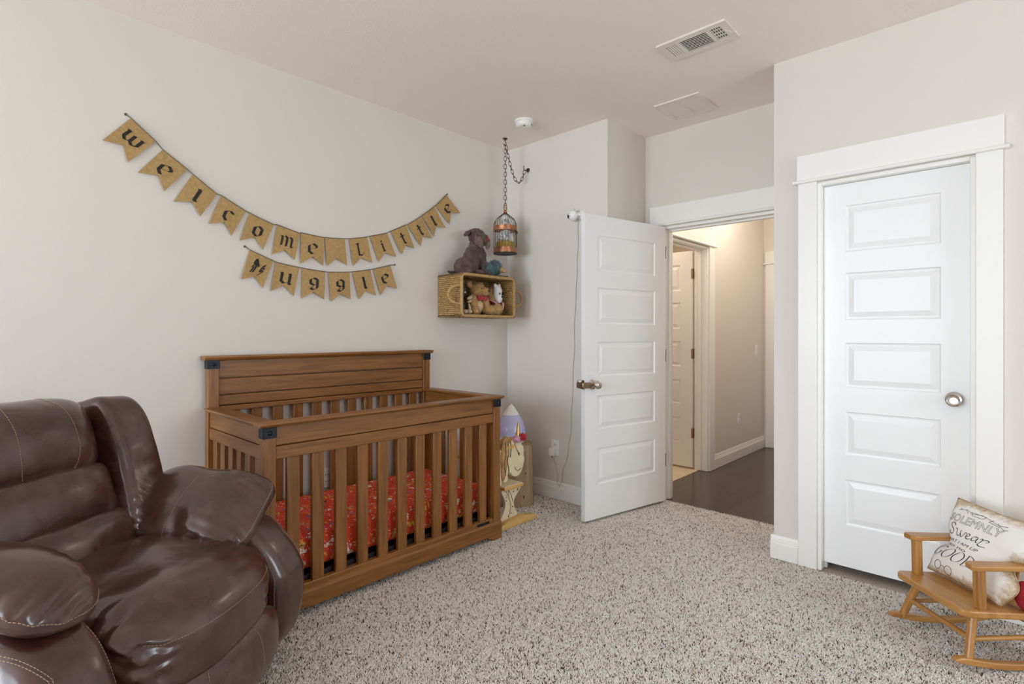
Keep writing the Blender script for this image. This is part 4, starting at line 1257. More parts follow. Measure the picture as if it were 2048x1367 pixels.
# ------------------------------------------------------------------ wooden horse seat
def horse():
    x0, y0 = -2.42, 2.585
    t = thing('horse_seat', 'small wooden toddler seat with painted unicorn head sides behind the crib end', 'toddler seat', (x0, y0, 0))
    ped = [(2.455, .262), (2.64, .262), (2.628, .22), (2.590, .185), (2.560, .150), (2.568, .105), (2.60, .055), (2.614, .018), (2.425, .018), (2.44, .055), (2.478, .105), (2.486, .150), (2.468, .19), (2.445, .22)]
    # rounded by one pass of corner cutting
    def chaikin(p, it=2):
        for _ in range(it):
            q = []
            for i in range(len(p)):
                a, c = p[i], p[(i + 1) % len(p)]
                q += [(a[0] * .75 + c[0] * .25, a[1] * .75 + c[1] * .25), (a[0] * .25 + c[0] * .75, a[1] * .25 + c[1] * .75)]
            p = q
        return p
    def wavy(p):
        for _ in range(3):
            q = [p[0]]
            for a, c in zip(p[:-1], p[1:]):
                q += [(a[0] * .75 + c[0] * .25, a[1] * .75 + c[1] * .25), (a[0] * .25 + c[0] * .75, a[1] * .25 + c[1] * .75)]
            p = q + [p[-1]]
        return p
    head = [(2.455, .285), (2.445, .40), (2.452, .50), (2.470, .545), (2.498, .562), (2.515, .585), (2.530, .560), (2.565, .541), (2.61, .527), (2.645, .506), (2.662, .474), (2.655, .440), (2.667, .411), (2.655, .373), (2.640, .337), (2.616, .309), (2.580, .302), (2.545, .315), (2.530, .345), (2.508, .320), (2.500, .285)]
    for xs in (0.0, -.36):
        B().prism([(a - y0, b) for a, b in chaikin(ped)], lambda a, z, d: (xs + d, a, z), -.011, .011).build('pedestal', 'cream', t, 0.003)
        hd = B().prism([(a - y0, b) for a, b in chaikin(head, 1)], lambda a, z, d: (xs + d, a, z), -.013, .013).build('horse_head', 'cream', t, 0.005)
        sx = .0135
        mane = [(2.445, .30), (2.436, .42), (2.440, .50), (2.458, .555), (2.492, .580), (2.540, .568), (2.548, .553), (2.520, .540), (2.500, .505), (2.496, .46), (2.506, .42), (2.492, .38), (2.486, .34), (2.470, .30)]
        B().prism([(a - y0, b) for a, b in chaikin(mane, 1)], lambda a, z, d: (xs + d, a, z), -.0155, .0165).build('mane', 'mane', hd, 0.003)
        fr = [(2.480, .488), (2.480, .508), (2.520, .517), (2.556, .520), (2.572, .510), (2.560, .498), (2.52, .493)]
        B().prism([(a - y0, b) for a, b in chaikin(fr, 1)], lambda a, z, d: (xs + d, a, z), -.0155, .0185).build('forelock', 'pine_edge', hd, 0.003)
        b = B()
        for st in ([(2.60, .463), (2.612, .455), (2.606, .440), (2.618, .443)], [(2.60, .463), (2.59, .478)], [(2.628, .352), (2.60, .338), (2.575, .352), (2.57, .37)], [(2.565, .53), (2.575, .50), (2.60, .463)]):
            b.tube([(xs + sx, a - y0, z) for a, z in wavy(st)], .0022, 6)
        for st in ([(2.500, .53), (2.512, .47), (2.490, .42), (2.515, .36), (2.500, .32)], [(2.478, .54), (2.482, .47), (2.465, .40), (2.480, .33)], [(2.525, .545), (2.532, .49), (2.522, .44)]):
            b.tube([(xs + sx + .003, a - y0, z) for a, z in wavy(st)], .0024, 6)
        b.build('burned_lines', 'burnt', hd, smooth=80)
        B().ell((xs + .0135, 2.606 - y0, .452), (.003, .008, .007), None, 12, 8).build('eye', 'black', hd, smooth=180)
        b = B()
        for st in ([(2.52, .245), (2.50, .20), (2.54, .13), (2.51, .05)], [(2.50, .24), (2.535, .20), (2.55, .15)], [(2.47, .235), (2.50, .215), (2.49, .18)], [(2.57, .24), (2.61, .235), (2.59, .21)]):
            b.tube([(xs + .0115, a - y0, z) for a, z in wavy(st)], .0018, 6)
        for a, z in ((2.535, .075), (2.51, .06), (2.55, .115), (2.60, .215), (2.56, .21), (2.49, .165)):
            b.ell((xs + .0115, a - y0, z), (.0015, .005, .005), None, 8, 6)
        b.build('vine_drawing', 'burnt', t, smooth=80)
        if xs == 0:
            hn = B()
            prof = [(.019, 0)]
            for k in range(8): prof += [(.019 - .0021 * k, .006 + .0155 * k), (.016 - .0019 * k, .0125 + .0155 * k)]
            prof += [(.001, .132), (0, .133)]
            hn.lathe([(0, 0)] + prof, 18, T=Matrix.Translation((.005, 2.602 - y0, .536)) @ Matrix.Rotation(R(-4), 4, 'X')).build('unicorn_horn', 'gold', t, smooth=70)
            pm = B().ell((.022, 2.635 - y0, .556), (.016, .018, .018), None, 14, 10).build('pompom', 'redpom', t, smooth=180)
            fur(pm, 'pompom_yarn', 'redpom', 260, .018, .0022, .0, .5)
            pk = B().ell((.018, 2.575 - y0, .553), (.016, .026, .011), None, 14, 10).build('feather_trim', 'pinkfluff', t, smooth=180)
            fur(pk, 'feather_down', 'pinkfluff', 220, .017, .0022, .0, .6)
        # feet boards
        for ya, yb in ((2.575, 2.745), (2.47, 2.435)):
            pass
        poly = [(2.395, .0), (2.395, .02), (2.470, .046), (2.575, .052), (2.600, .058), (2.735, .030), (2.748, .016), (2.744, .0)]
        B().prism([(a - y0, b) for a, b in poly], lambda a, z, d: (xs + .034 + d + (.02 if a > 0 else .0) * 0, a, z), -.020, .020).build('foot', 'pine_edge', t, 0.004)
    B().box(-.40, .052, 2.435 - y0, 2.612 - y0, .243, .266).build('seat_board', 'pine_edge', t, 0.006)
    B().box(-.40, .048, 2.439 - y0, 2.608 - y0, .2655, .2690).build('seat_top', 'cream', t, 0.002)
    b = B(); b.box(-.37, .01, 2.43 - y0, 2.452 - y0, .27, .50); b.build('backrest', 'cream', t, 0.006)
    b = B()
    for k in range(4):
        b.tube([(-.34, 2.4525 - y0, .46 - .045 * k), (-.20, 2.4525 - y0, .464 - .045 * k), (-.03, 2.4525 - y0, .46 - .045 * k)], .0018, 6)
    b.build('backrest_lines', 'burnt', t)
    B().box(-.40, .012, 2.425 - y0, 2.456 - y0, .385, .41).build('backrest_rail', 'pine_edge', t, 0.004)
horse()

# ------------------------------------------------------------------ child's rocking chair
RCA = math.atan2(-.7, .714)
RC0 = (-.255, 2.687, .010)
def rocking_chair():
    t = thing('rocking_chair', 'small honey oak toddler rocking chair in front of the closet door', 'rocking chair', RC0, RCA)
    seat = []
    n = 40
    hw, ya, yb = .172, -.022, .375
    def seat_out(hw, ya, yb, rr):
        p = []
        for cx, cy, a0 in ((hw - rr, yb - rr * .6, 0), (-hw + rr, yb - rr * .6, 90), (-hw + rr, ya + rr, 180), (hw - rr, ya + rr, 270)):
            for k in range(7):
                an = R(a0 + 15 * k)
                p.append((cx + rr * math.cos(an), cy + rr * math.sin(an) * (.6 if cy > .1 else 1)))
        return p
    b = B(); b.prism(seat_out(hw, ya, yb, .035), lambda a, y, d: (a, y, .222 + d - y * .06), -.026, 0)
    b.build('seat', 'oak_x', t, 0.006, seg=3)
    for sx in (-1, 1):
        for top, bot in (((.125, .055, .197), (.160, .004, .030)), ((.115, .32, .180), (.155, .395, .034))):
            b = B(); b.tube([(sx * top[0], top[1], top[2]), (sx * bot[0], bot[1], bot[2])], [.0165, .0135], 12)
            b.build('leg', 'oak_z', t, smooth=60)
        # rocker: bent runner
        vs, fs = [], []; m = 22
        for k in range(m + 1):
            y = -.052 + .51 * k / m
            zb = (y - .215) ** 2 / (2 * .95)
            e = min(1, k / 2 + .35, (m - k) / 2 + .35)
            for dx, dz in ((-.013, 0), (.013, 0), (.013, .024 * e), (-.013, .024 * e)):
                vs.append((sx * .160 + dx, y, zb + dz))
        for k in range(m):
            for j in range(4):
                l = (j + 1) % 4
                fs.append((k * 4 + j, k * 4 + l, k * 4 + 4 + l, k * 4 + 4 + j))
        fs += [(3, 2, 1, 0), tuple(m * 4 + j for j in range(4))]
        B().add(vs, fs).build('rocker_runner', 'oak_y', t, 0.004)
        # arm and post
        b = B(); b.bar((sx * .146, .062, .212), (sx * .146, .058, .366), .030, .030, up=(0, 1, 0)); b.build('arm_post', 'oak_z', t, 0.005)
        poly = [(.118, .035), (.128, .020), (.160, .014), (.174, .026), (.172, .12), (.166, .42), (.132, .42), (.120, .12)]
        b = B(); b.prism([(sx * a, y) for a, y in poly], lambda a, y, d: (a, y, .366 + d - y * .03), 0, .020); b.build('armrest', 'oak_y', t, 0.005, seg=3)
        b = B(); b.bar((sx * .148, .350, .186), (sx * .150, .425, .425), .032, .024, up=(0, 1, 0), w2=.028, h2=.02); b.build('back_post', 'oak_z', t, 0.004)
        B().tube([(sx * .142, .03, .105), (sx * .138, .355, .104)], .009, 10).build('side_stretcher', 'oak_y', t, smooth=60)
    B().tube([(-.144, .028, .108), (.144, .028, .108)], .0105, 10).build('front_stretcher', 'oak_x', t, smooth=60)
    B().tube([(-.138, .358, .104), (.138, .358, .104)], .009, 10).build('rear_stretcher', 'oak_x', t, smooth=60)
    b = B(); b.bar((-.165, .423, .43), (.165, .423, .43), .020, .05, up=(0, .27, 1)); b.build('crest_rail', 'oak_x', t, 0.006, seg=3)
    for k in range(4):
        x = -.09 + .06 * k
        b = B(); b.bar((x, .358, .196), (x, .418, .42), .026, .010, up=(0, 1, 0)); b.build('back_spindle', 'oak_z', t, 0.003)
rocking_chair()

def pillow():
    cs, sn = math.cos(RCA), math.sin(RCA)
    lean = R(27)
    U = Vector((cs, sn, 0)); Bk = Vector((-sn, cs, 0))
    V = (Bk * math.sin(lean) + Vector((0, 0, math.cos(lean)))).normalized(); W = U.cross(V)
    av = .168
    C = Vector(RC0) + Bk * .150 + Vector((0, 0, .216)) + V * av
    t = thing('throw_pillow', 'white aged parchment look pillow printed with black lettering on the toddler rocking chair', 'pillow', C)
    t.matrix_world = Matrix((( U.x, V.x, W.x, C.x), (U.y, V.y, W.y, C.y), (U.z, V.z, W.z, C.z), (0, 0, 0, 1)))
    T = .062
    def S(u, v, sd=1, off=0.0):
        k = ((1 - abs(u) ** 2.2) * (1 - abs(v) ** 2.2))
        h = T * max(0, k) ** .55
        # squeezed between the two armrests, spreading above and below them
        g = math.exp(-((v + .10) / .26) ** 2)
        lo = max(0, -v)
        xl = -.196 - .018 * max(0, v) + .040 * g - .004 * lo
        xr = .196 - .076 * g - .060 * lo ** 1.5
        x = xl + (xr - xl) * (u + 1) / 2
        x *= 1 - .03 * (1 - abs(v)) * abs(u) ** 3 * (1 - g)
        py = 1 - .05 * (1 - abs(u)) * (abs(v) ** 3)
        # creases: one running from the left edge between the lines of print
        if sd > 0:
            d = (v + .18 + .16 * (u + 1) * .9) / .09
            h -= .011 * math.exp(-d * d) * max(0, min(1, (.1 - u) / .9)) * (1 if k > 0 else 0)
            d = (v - .20 + .30 * (u - .2)) / .10
            h -= .008 * math.exp(-d * d) * max(0, min(1, (u - .25) / .4)) * max(0, 1 - u * u)
            h += .0022 * mnoise.noise(Vector((u * 2.2, v * 5, 1.3))) * k
        return Vector((x, v * av * py, sd * h + off))
    n = 48
    vs, fs, ed = [], [], []
    for sd in (1, -1):
        for i in range(n + 1):
            for j in range(n + 1):
                u, v = -1 + 2 * i / n, -1 + 2 * j / n
                vs.append(S(u, v, sd)); ed.append(max(abs(u), abs(v)))
    s1 = (n + 1) ** 2
    for i in range(n):
        for j in range(n):
            p = i * (n + 1) + j; q = p + n + 1
            fs.append((p, q, q + 1, p + 1)); fs.append((s1 + p, s1 + p + 1, s1 + q + 1, s1 + q))
    me = bpy.data.meshes.new('cover'); me.from_pydata([tuple(v) for v in vs], [], fs)
    at = me.attributes.new('edge', 'FLOAT', 'POINT')
    at.data.foreach_set('value', [max(0, (e - .55) / .45) ** 1.5 * .75 for e in ed])
    bm = bmesh.new(); bm.from_mesh(me); bmesh.ops.remove_doubles(bm, verts=bm.verts, dist=1e-5); bm.to_mesh(me); bm.free()
    me.materials.append(M['pillow']); me.shade_smooth()
    o = bpy.data.objects.new('cover', me); COL.objects.link(o); o.parent = t
    pts = [S(-1 + 2 * k / 20, -1) for k in range(20)] + [S(1, -1 + 2 * k / 20) for k in range(20)] + [S(1 - 2 * k / 20, 1) for k in range(20)] + [S(-1, 1 - 2 * k / 20) for k in range(20)]
    B().tube(pts, .0011, 6, closed=True).build('edge_seam', 'mane', t, smooth=80)
    # print: everything is laid out on u', v' in 0..1 and wrapped on the front
    UV = lambda p, q, off=.0012: S(2 * p - 1, 2 * q - 1, 1, off)
    def text(body, u0, v0, u1, v1, hgt, shear=0.0, outline=False, skew=0.0, name='lettering', bold=0.0):
        cu = bpy.data.curves.new('txt', 'FONT'); cu.body = body; cu.size = 1.0; cu.resolution_u = 4
        cu.shear = shear; cu.offset = bold
        if outline:
            cu.fill_mode = 'NONE'; cu.bevel_depth = .012; cu.bevel_resolution = 0
        ob = bpy.data.objects.new('txt', cu); COL.objects.link(ob)
        bpy.context.view_layer.update()
        dg = bpy.context.evaluated_depsgraph_get()
        me = bpy.data.meshes.new_from_object(ob.evaluated_get(dg))
        bpy.data.objects.remove(ob)
        bm = bmesh.new(); bm.from_mesh(me)
        xs = [v.co.x for v in bm.verts]; x0, x1 = min(xs), max(xs)
        ys = [v.co.y for v in bm.verts]; y0, y1 = min(ys), max(ys)
        L = math.hypot(u1 - u0, v1 - v0); dx, dy = (u1 - u0) / L, (v1 - v0) / L
        for v in bm.verts:
            p = (v.co.x - x0) / (x1 - x0) * L; q = (v.co.y - y0) / max(1e-6, y1 - y0) * hgt
            v.co = UV(u0 + dx * p - dy * q, v0 + dy * p + dx * q, .0012 + v.co.z * .02)
        bm.to_mesh(me); bm.free()
        me.name = name; me.materials.clear(); me.materials.append(M['print'])
        o = bpy.data.objects.new(name, me); COL.objects.link(o); o.parent = t
        return o
    def lines(sts, r, name='lettering'):
        b = B()
        for st in sts:
            fine = []
            for (p0, q0), (p1, q1) in zip(st[:-1], st[1:]):
                for k in range(4): fine.append(UV(p0 + (p1 - p0) * k / 4, q0 + (q1 - q0) * k / 4, .0008))
            fine.append(UV(*st[-1], .0008))
            b.tube(fine, r, 5)
        return b.build(name, 'print', t, smooth=180)
    text('SOLEMNLY', .075, .690, .70, .690, .105, 0, True)
    text('THAT I AM UP', .07, .452, .66, .432, .036, .2)
    text('to no', .16, .392, .50, .375, .03, .2)
    def script(strokes, u0, v0, w, h, nx, ny):
        b = B()
        for q in nib(strokes, nx, ny):
            tp = [UV(u0 + x * w, v0 + (1 - y) * h, .0016) for x, y in q]; bt = [UV(u0 + x * w, v0 + (1 - y) * h, .0002) for x, y in q]
            b.add(tp + bt, [(0, 1, 2, 3), (7, 6, 5, 4), (0, 4, 5, 1), (1, 5, 6, 2), (2, 6, 7, 3), (3, 7, 4, 0)])
        return b.build('lettering', 'print', t)
    sw = [[(.19, .20), (.15, .04), (.06, .10), (.07, .30), (.15, .45), (.16, .68), (.08, .80), (.0, .70), (.05, .60)],
          [(.22, .36), (.26, .34), (.26, .68), (.30, .78), (.35, .70), (.36, .38)], [(.36, .60), (.39, .78), (.44, .70), (.46, .40), (.50, .46)],
          [(.50, .64), (.58, .54), (.57, .40), (.52, .42), (.51, .64), (.55, .78), (.62, .68)],
          [(.75, .44), (.68, .40), (.64, .56), (.66, .76), (.73, .66), (.75, .42), (.75, .70), (.79, .74)],
          [(.79, .44), (.83, .36), (.84, .46), (.83, .80)], [(.83, .56), (.87, .40), (.93, .36), (.96, .44), (.92, .52)], [(.83, .80), (.90, .88), (1.0, .80)]]
    def wavy2(p):
        for _ in range(2):
            q = [p[0]]
            for a_, c in zip(p[:-1], p[1:]): q += [(a_[0] * .75 + c[0] * .25, a_[1] * .75 + c[1] * .25), (a_[0] * .25 + c[0] * .75, a_[1] * .25 + c[1] * .75)]
            p = q + [p[-1]]
        return p
    script([wavy2(q) for q in sw], .10, .485, .58, .20, .0045, -.020)
    def arc(cx, cy, rx, ry, a0, a1, n=18):
        return [(cx + rx * math.cos(R(a0 + (a1 - a0) * k / n)) - (cy + ry * math.sin(R(a0 + (a1 - a0) * k / n)) - .5) * .16, cy + ry * math.sin(R(a0 + (a1 - a0) * k / n))) for k in range(n + 1)]
    sh = lambda pts: [(x - (y - .5) * .16, y) for x, y in pts]
    gd = [arc(.12, .5, .10, .5, -50, -330), sh([(.21, .80), (.21, .56)]), sh([(.15, .56), (.23, .56)]), arc(.38, .5, .105, .5, 0, 360), arc(.64, .5, .105, .5, 0, 360),
          sh([(.82, .0), (.82, 1.0)]), arc(.82, .5, .16, .5, -90, 90)]
    script(gd, .05, .215, .58, .15, .010, -.012)
    lines([[(.16, .86), (.24, .88), (.32, .85), (.42, .88), (.52, .86), (.62, .83), (.70, .85)], [(.22, .885), (.27, .84)], [(.30, .87), (.33, .83), (.45, .835), (.47, .875), (.30, .87)], [(.55, .87), (.52, .83), (.64, .81)], [(.17, .875), (.14, .85)], [(.60, .85), (.68, .80), (.72, .81)]], .0007, 'wand_drawing')
    ring = lambda cu, cv, r: [(cu + r * math.cos(2 * PI * k / 18), cv + r * math.sin(2 * PI * k / 18)) for k in range(19)]
    lines([ring(.185, .105, .052), ring(.345, .085, .052), [(.237, .105), (.265, .112), (.293, .095)]], .0009, 'glasses_drawing')
pillow()
t = thing('red_cushion', 'small dark red cushion behind the printed pillow on the rocking chair', 'cushion', (RC0[0], RC0[1], RC0[2]), RCA)
blob('cushion_body', [((.152, .232, .262), (.042, .026, .056))], 'redcush', t, .006, 1)

# ------------------------------------------------------------------ leather recliner
TH_R = R(35.0)
RM = (-2.04, .364)
class Puff:
    def __init__(s, size, e=4.0, n=28, T=None, fn=None, nz=(0.0, 4.0)):
        s.size, s.e, s.n, s.T, s.fn, s.nz = size, e, n, T or Matrix.Identity(4), fn, nz
    def at(s, p, off=0.0):
        """p on the unit cube's surface -> point in recliner space"""
        e = s.e
        k = (abs(p[0]) ** e + abs(p[1]) ** e + abs(p[2]) ** e) ** (1 / e)
        q = Vector((p[0] / k, p[1] / k, p[2] / k))
        g = Vector([math.copysign(abs(c) ** (e - 1), c) / s.size[i] for i, c in enumerate(q)])
        g.normalize()
        v = Vector((q.x * s.size[0], q.y * s.size[1], q.z * s.size[2]))
        if s.fn: v = s.fn(v, q)
        if s.nz[0]: off = off + s.nz[0] * mnoise.noise(v * s.nz[1] + Vector(s.size) * 31)
        v = v + g * off
        return s.T @ v
    def mesh(s, name, parent, mat='leather'):
        n = s.n; idx = {}; vs = []; fs = []
        def vid(i, j, k):
            key = (i, j, k)
            if key not in idx:
                f = lambda a: math.tan((-1 + 2 * a / n) * PI / 4)
                idx[key] = len(vs); vs.append(s.at((f(i), f(j), f(k))))
            return idx[key]
        for a in range(n):
            for c in range(n):
                for w, fl in ((0, True), (n, False)):
                    for q in ([(a, c, w), (a + 1, c, w), (a + 1, c + 1, w), (a, c + 1, w)], [(w, a, c), (w, a + 1, c), (w, a + 1, c + 1), (w, a, c + 1)], [(a + 1, w, c), (a, w, c), (a, w, c + 1), (a + 1, w, c + 1)]):
                        ids = [vid(*x) for x in q]
                        fs.append(tuple(reversed(ids)) if fl else tuple(ids))
        return B().add(vs, fs).build(name, mat, parent, smooth=180)
    def seam(s, pts, parent, name='stitching', r=.0011, off=.0006, mat='thread', sub=8, dash=True):
        P = []
        for a, c in zip(pts[:-1], pts[1:]):
            for k in range(sub):
                P.append(s.at(tuple(a[i] + (c[i] - a[i]) * k / sub for i in range(3)), off))
        P.append(s.at(pts[-1], off))
        b = B()
        if dash:
            L = 0; cur = []
            fine = []
            for a, c in zip(P[:-1], P[1:]):
                m = max(1, int((c - a).length / .002))
                for k in range(m): fine.append(a.lerp(c, k / m))
            i = 0
            while i < len(fine) - 4:
                b.tube([fine[i], fine[i + 2], fine[i + 3]], r, 4); i += 4
        else:
            b.tube(P, r, 6)
        return b.build(name, mat, parent, smooth=180)

def pleats(v, axis, centre, amp, freq, fall, along):
    """gathered folds running across `along`, fading away from a line"""
    d = abs(v[axis] - centre) / fall
    return amp * math.exp(-d * d) * math.sin(v[along] * freq + 2.3 * mnoise.noise(v * 14))

def recliner():
    t = thing('recliner', 'dark burgundy brown leather recliner with puffy stitched cushions in the left foreground', 'recliner', (RM[0], RM[1], 0.012), TH_R)
    lean = R(17)
    # local axes of the back: up along the back, forward normal
    def TB(x, y, z, ln=lean, yaw=0.0, roll=0.0):
        return Matrix.Translation((x, y, z)) @ Matrix.Rotation(yaw, 4, 'Z') @ Matrix.Rotation(-ln, 4, 'Y') @ Matrix.Rotation(roll, 4, 'X')
    # hidden frame
    Puff((.33, .47, .13), 6, 14, Matrix.Translation((-.06, 0, .15))).mesh('base_frame', t)
    Puff((.075, .40, .33), 4, 20, TB(-.42, 0, .62)).mesh('back_shell', t)
    # seat
    def fs(v, q):
        v = v.copy()
        c = (1 - q.y ** 2)
        if q.z > 0: v.z += .020 * c * (1 - q.x ** 2) - .012 * math.exp(-((q.x - .15) / .25) ** 2) * c
        if q.x > 0:
            v.x += .035 * c * q.x
            v.z -= .040 * q.x ** 3
        ed = max(0, abs(q.y) - .55) / .45
        v.x += .008 * ed * math.sin(v.z * 150 + 3 * mnoise.noise(v * 20)) * (1 if q.x > .2 else .3)
        v.z += .008 * ed * math.sin(v.x * 110 + 4 * mnoise.noise(v * 15))
        v.y -= .010 * math.copysign(ed, v.y) * (.5 + .5 * math.sin(v.z * 120 + v.x * 90))
        return v
    p = Puff((.285, .315, .118), 4.2, 56, Matrix.Translation((.085, 0, .404)) @ Matrix.Rotation(R(3), 4, 'Y'), fs, (.006, 6))
    so = p.mesh('seat_cushion', t)
    p.seam([(1, -.98, .62), (1, -.6, .58), (1, 0, .56), (1, .6, .58), (1, .98, .62)], so)
    # leg rest below the seat
    def ff(v, q):
        v = v.copy(); v.x += .03 * (1 - q.y ** 2) * (1 - q.z ** 2)
        if q.z < 0: v.x -= .03 * q.z ** 2
        return v
    p = Puff((.075, .318, .140), 3.4, 30, Matrix.Translation((.310, 0, .172)), ff, (.004, 7))
    fo = p.mesh('leg_rest', t)
    for y in (-.33, .45):
        p.seam([(1, y, .9), (1, y, 0), (1, y, -.9)], fo)
    # back sections
    def bulge(amp, sag=0.0):
        def f(v, q):
            v = v.copy()
            if q.x > 0: v.x += amp * (1 - q.y ** 2) * (1 - q.z ** 2)
            return v
        return f
    p = Puff((.085, .270, .108), 4.6, 34, TB(-.215, .0, .515), bulge(.02), (.007, 7))
    p.mesh('lumbar_cushion', t)
    p = Puff((.085, .236, .112), 5.0, 34, TB(-.285, -.01, .672), bulge(.03), (.007, 6))
    p.mesh('middle_cushion', t)
    def fh(v, q):
        v = bulge(.045)(v, q)
        if q.z > .0: v.x -= .035 * q.z ** 2
        return v
    p = Puff((.095, .228, .145), 4.6, 40, TB(-.362, -.012, .870), fh, (.007, 6))
    ho = p.mesh('head_cushion', t)
    for y in (-.35, .42):
        p.seam([(.0, y, 1), (1, y, 1), (1, y * 1.05, .4), (1, y * 1.08, -.3), (1, y, -1)], ho)
    # side wings
    for sg in (1, -1):
        def fw(v, q, sg=sg):
            v = v.copy()
            dn = max(0, -q.z)
            v.x += .055 * dn ** 1.5 + .03 * (1 - q.z ** 2) * max(0, q.x)
            v.y += sg * .02 * (1 - q.z ** 2)
            w = max(0, (-q.z - .25)) * max(0, q.x + .3)
            v.x += .006 * w * math.sin(v.z * 170 + sg * v.y * 120 + 3 * mnoise.noise(v * 12))
            return v
        p = Puff((.105, .094, .268), 5.6, 44, TB(-.322, sg * .296, .726, R(17), 0, R(-4) * sg), fw, (.006, 8))
        p.mesh('side_wing', t)
    # arms
    for sg in (1, -1):
        def fa(v, q, sg=sg):
            v = v.copy()
            v.x += .035 * max(0, q.x) * (1 - q.z ** 2)
            v.y += sg * .025 * (1 - q.z ** 2)
            if q.z > .2: v.x -= .10 * max(0, q.x) * (q.z - .2)
            return v
        p = Puff((.315 if sg > 0 else .335, .110, .265 if sg > 0 else .280), 4.8, 34, Matrix.Translation((.0 if sg > 0 else .02, sg * .405, .280 if sg > 0 else .292)), fa, (.004, 6))
        ao = p.mesh('arm_body', t)
        p.seam([(1, -sg * .75, .98), (1, -sg * .86, .5), (1, -sg * .9, 0), (1, -sg * .86, -.9)], ao)
        p.seam([(.62, sg * .95, 1), (1, sg * .55, .72), (1, sg * .82, .2), (1, sg * .86, -.5)], ao)
        p.seam([(.60, sg * .90, 1), (1, sg * .48, .72), (1, sg * .75, .2), (1, sg * .79, -.5)], ao)
        def fp(v, q, sg=sg):
            v = v.copy()
            if q.z > 0: v.z += .02 * (1 - q.x ** 2) * (1 - q.y ** 2)
            if q.x > 0: v.z -= (.05 if sg < 0 else .01) * q.x ** 2
            if sg > 0:
                f = max(0, q.x)
                v.z *= 1 - .60 * f ** 3
                v.y *= 1 + .13 * f ** 4
                v.x += .020 * f ** 4 * abs(q.y) ** 3
                # soft folds running back from the front corners
                w = f * abs(q.y) ** 2 * max(0, q.z)
                v.z += .010 * w * math.sin(v.y * 150 + v.x * 30 + 3 * mnoise.noise(v * 9))
                w = max(0, -q.y) * max(0, q.z + .2)
                v.z += .003 * w * math.sin(v.x * 70 + 3 * mnoise.noise(v * 8))
            else:
                w = math.exp(-((q.z - .42) / .36) ** 2) * max(0, max(abs(q.y), abs(q.x)) - .30)
                g = (.5 + .5 * math.sin(v.x * 150 + v.y * 60 + 5 * mnoise.noise(v * 8))) ** 2
                v.z -= .016 * w * g
            return v
        if sg > 0:
            T = Matrix.Translation((.005, .362, .566)) @ Matrix.Rotation(R(2), 4, 'Z') @ Matrix.Rotation(R(3), 4, 'Y') @ Matrix.Rotation(R(38), 4, 'X')
            p = Puff((.245, .160, .080), 4.0, 56, T, fp, (.008, 9))
        else:
            T = Matrix.Translation((.045, -.365, .636)) @ Matrix.Rotation(R(-5), 4, 'Z') @ Matrix.Rotation(R(5), 4, 'Y') @ Matrix.Rotation(R(-8), 4, 'X')
            p = Puff((.235, .130, .056), 2.7, 60, T, fp, (.004, 9))
        po = p.mesh('arm_pad', t)
        pts = [(math.cos(R(a)) * 1.0, 0, 0) for a in ()]
        for s2 in ((-1, 1) if sg > 0 else (1,)):
            pass
        zz = 0 if sg > 0 else .12
        if sg > 0: p.seam([(.86, -.95, .0), (.95, -.8, .5), (1, 0, .55), (.95, .8, .5), (.86, .95, .0)], po)
        else: p.seam([(-1, -.9, zz), (-.5, -1, zz), (.5, -1, zz), (1, -.8, zz), (1, 0, zz), (1, .8, zz), (.5, 1, zz), (-.5, 1, zz), (-1, .9, zz)], po)
        if sg > 0:
            p.seam([(-.12, -1, -.2), (-.12, -.9, .6), (-.12, -.5, 1), (-.12, .5, 1), (-.12, .9, .6)], po)
recliner()
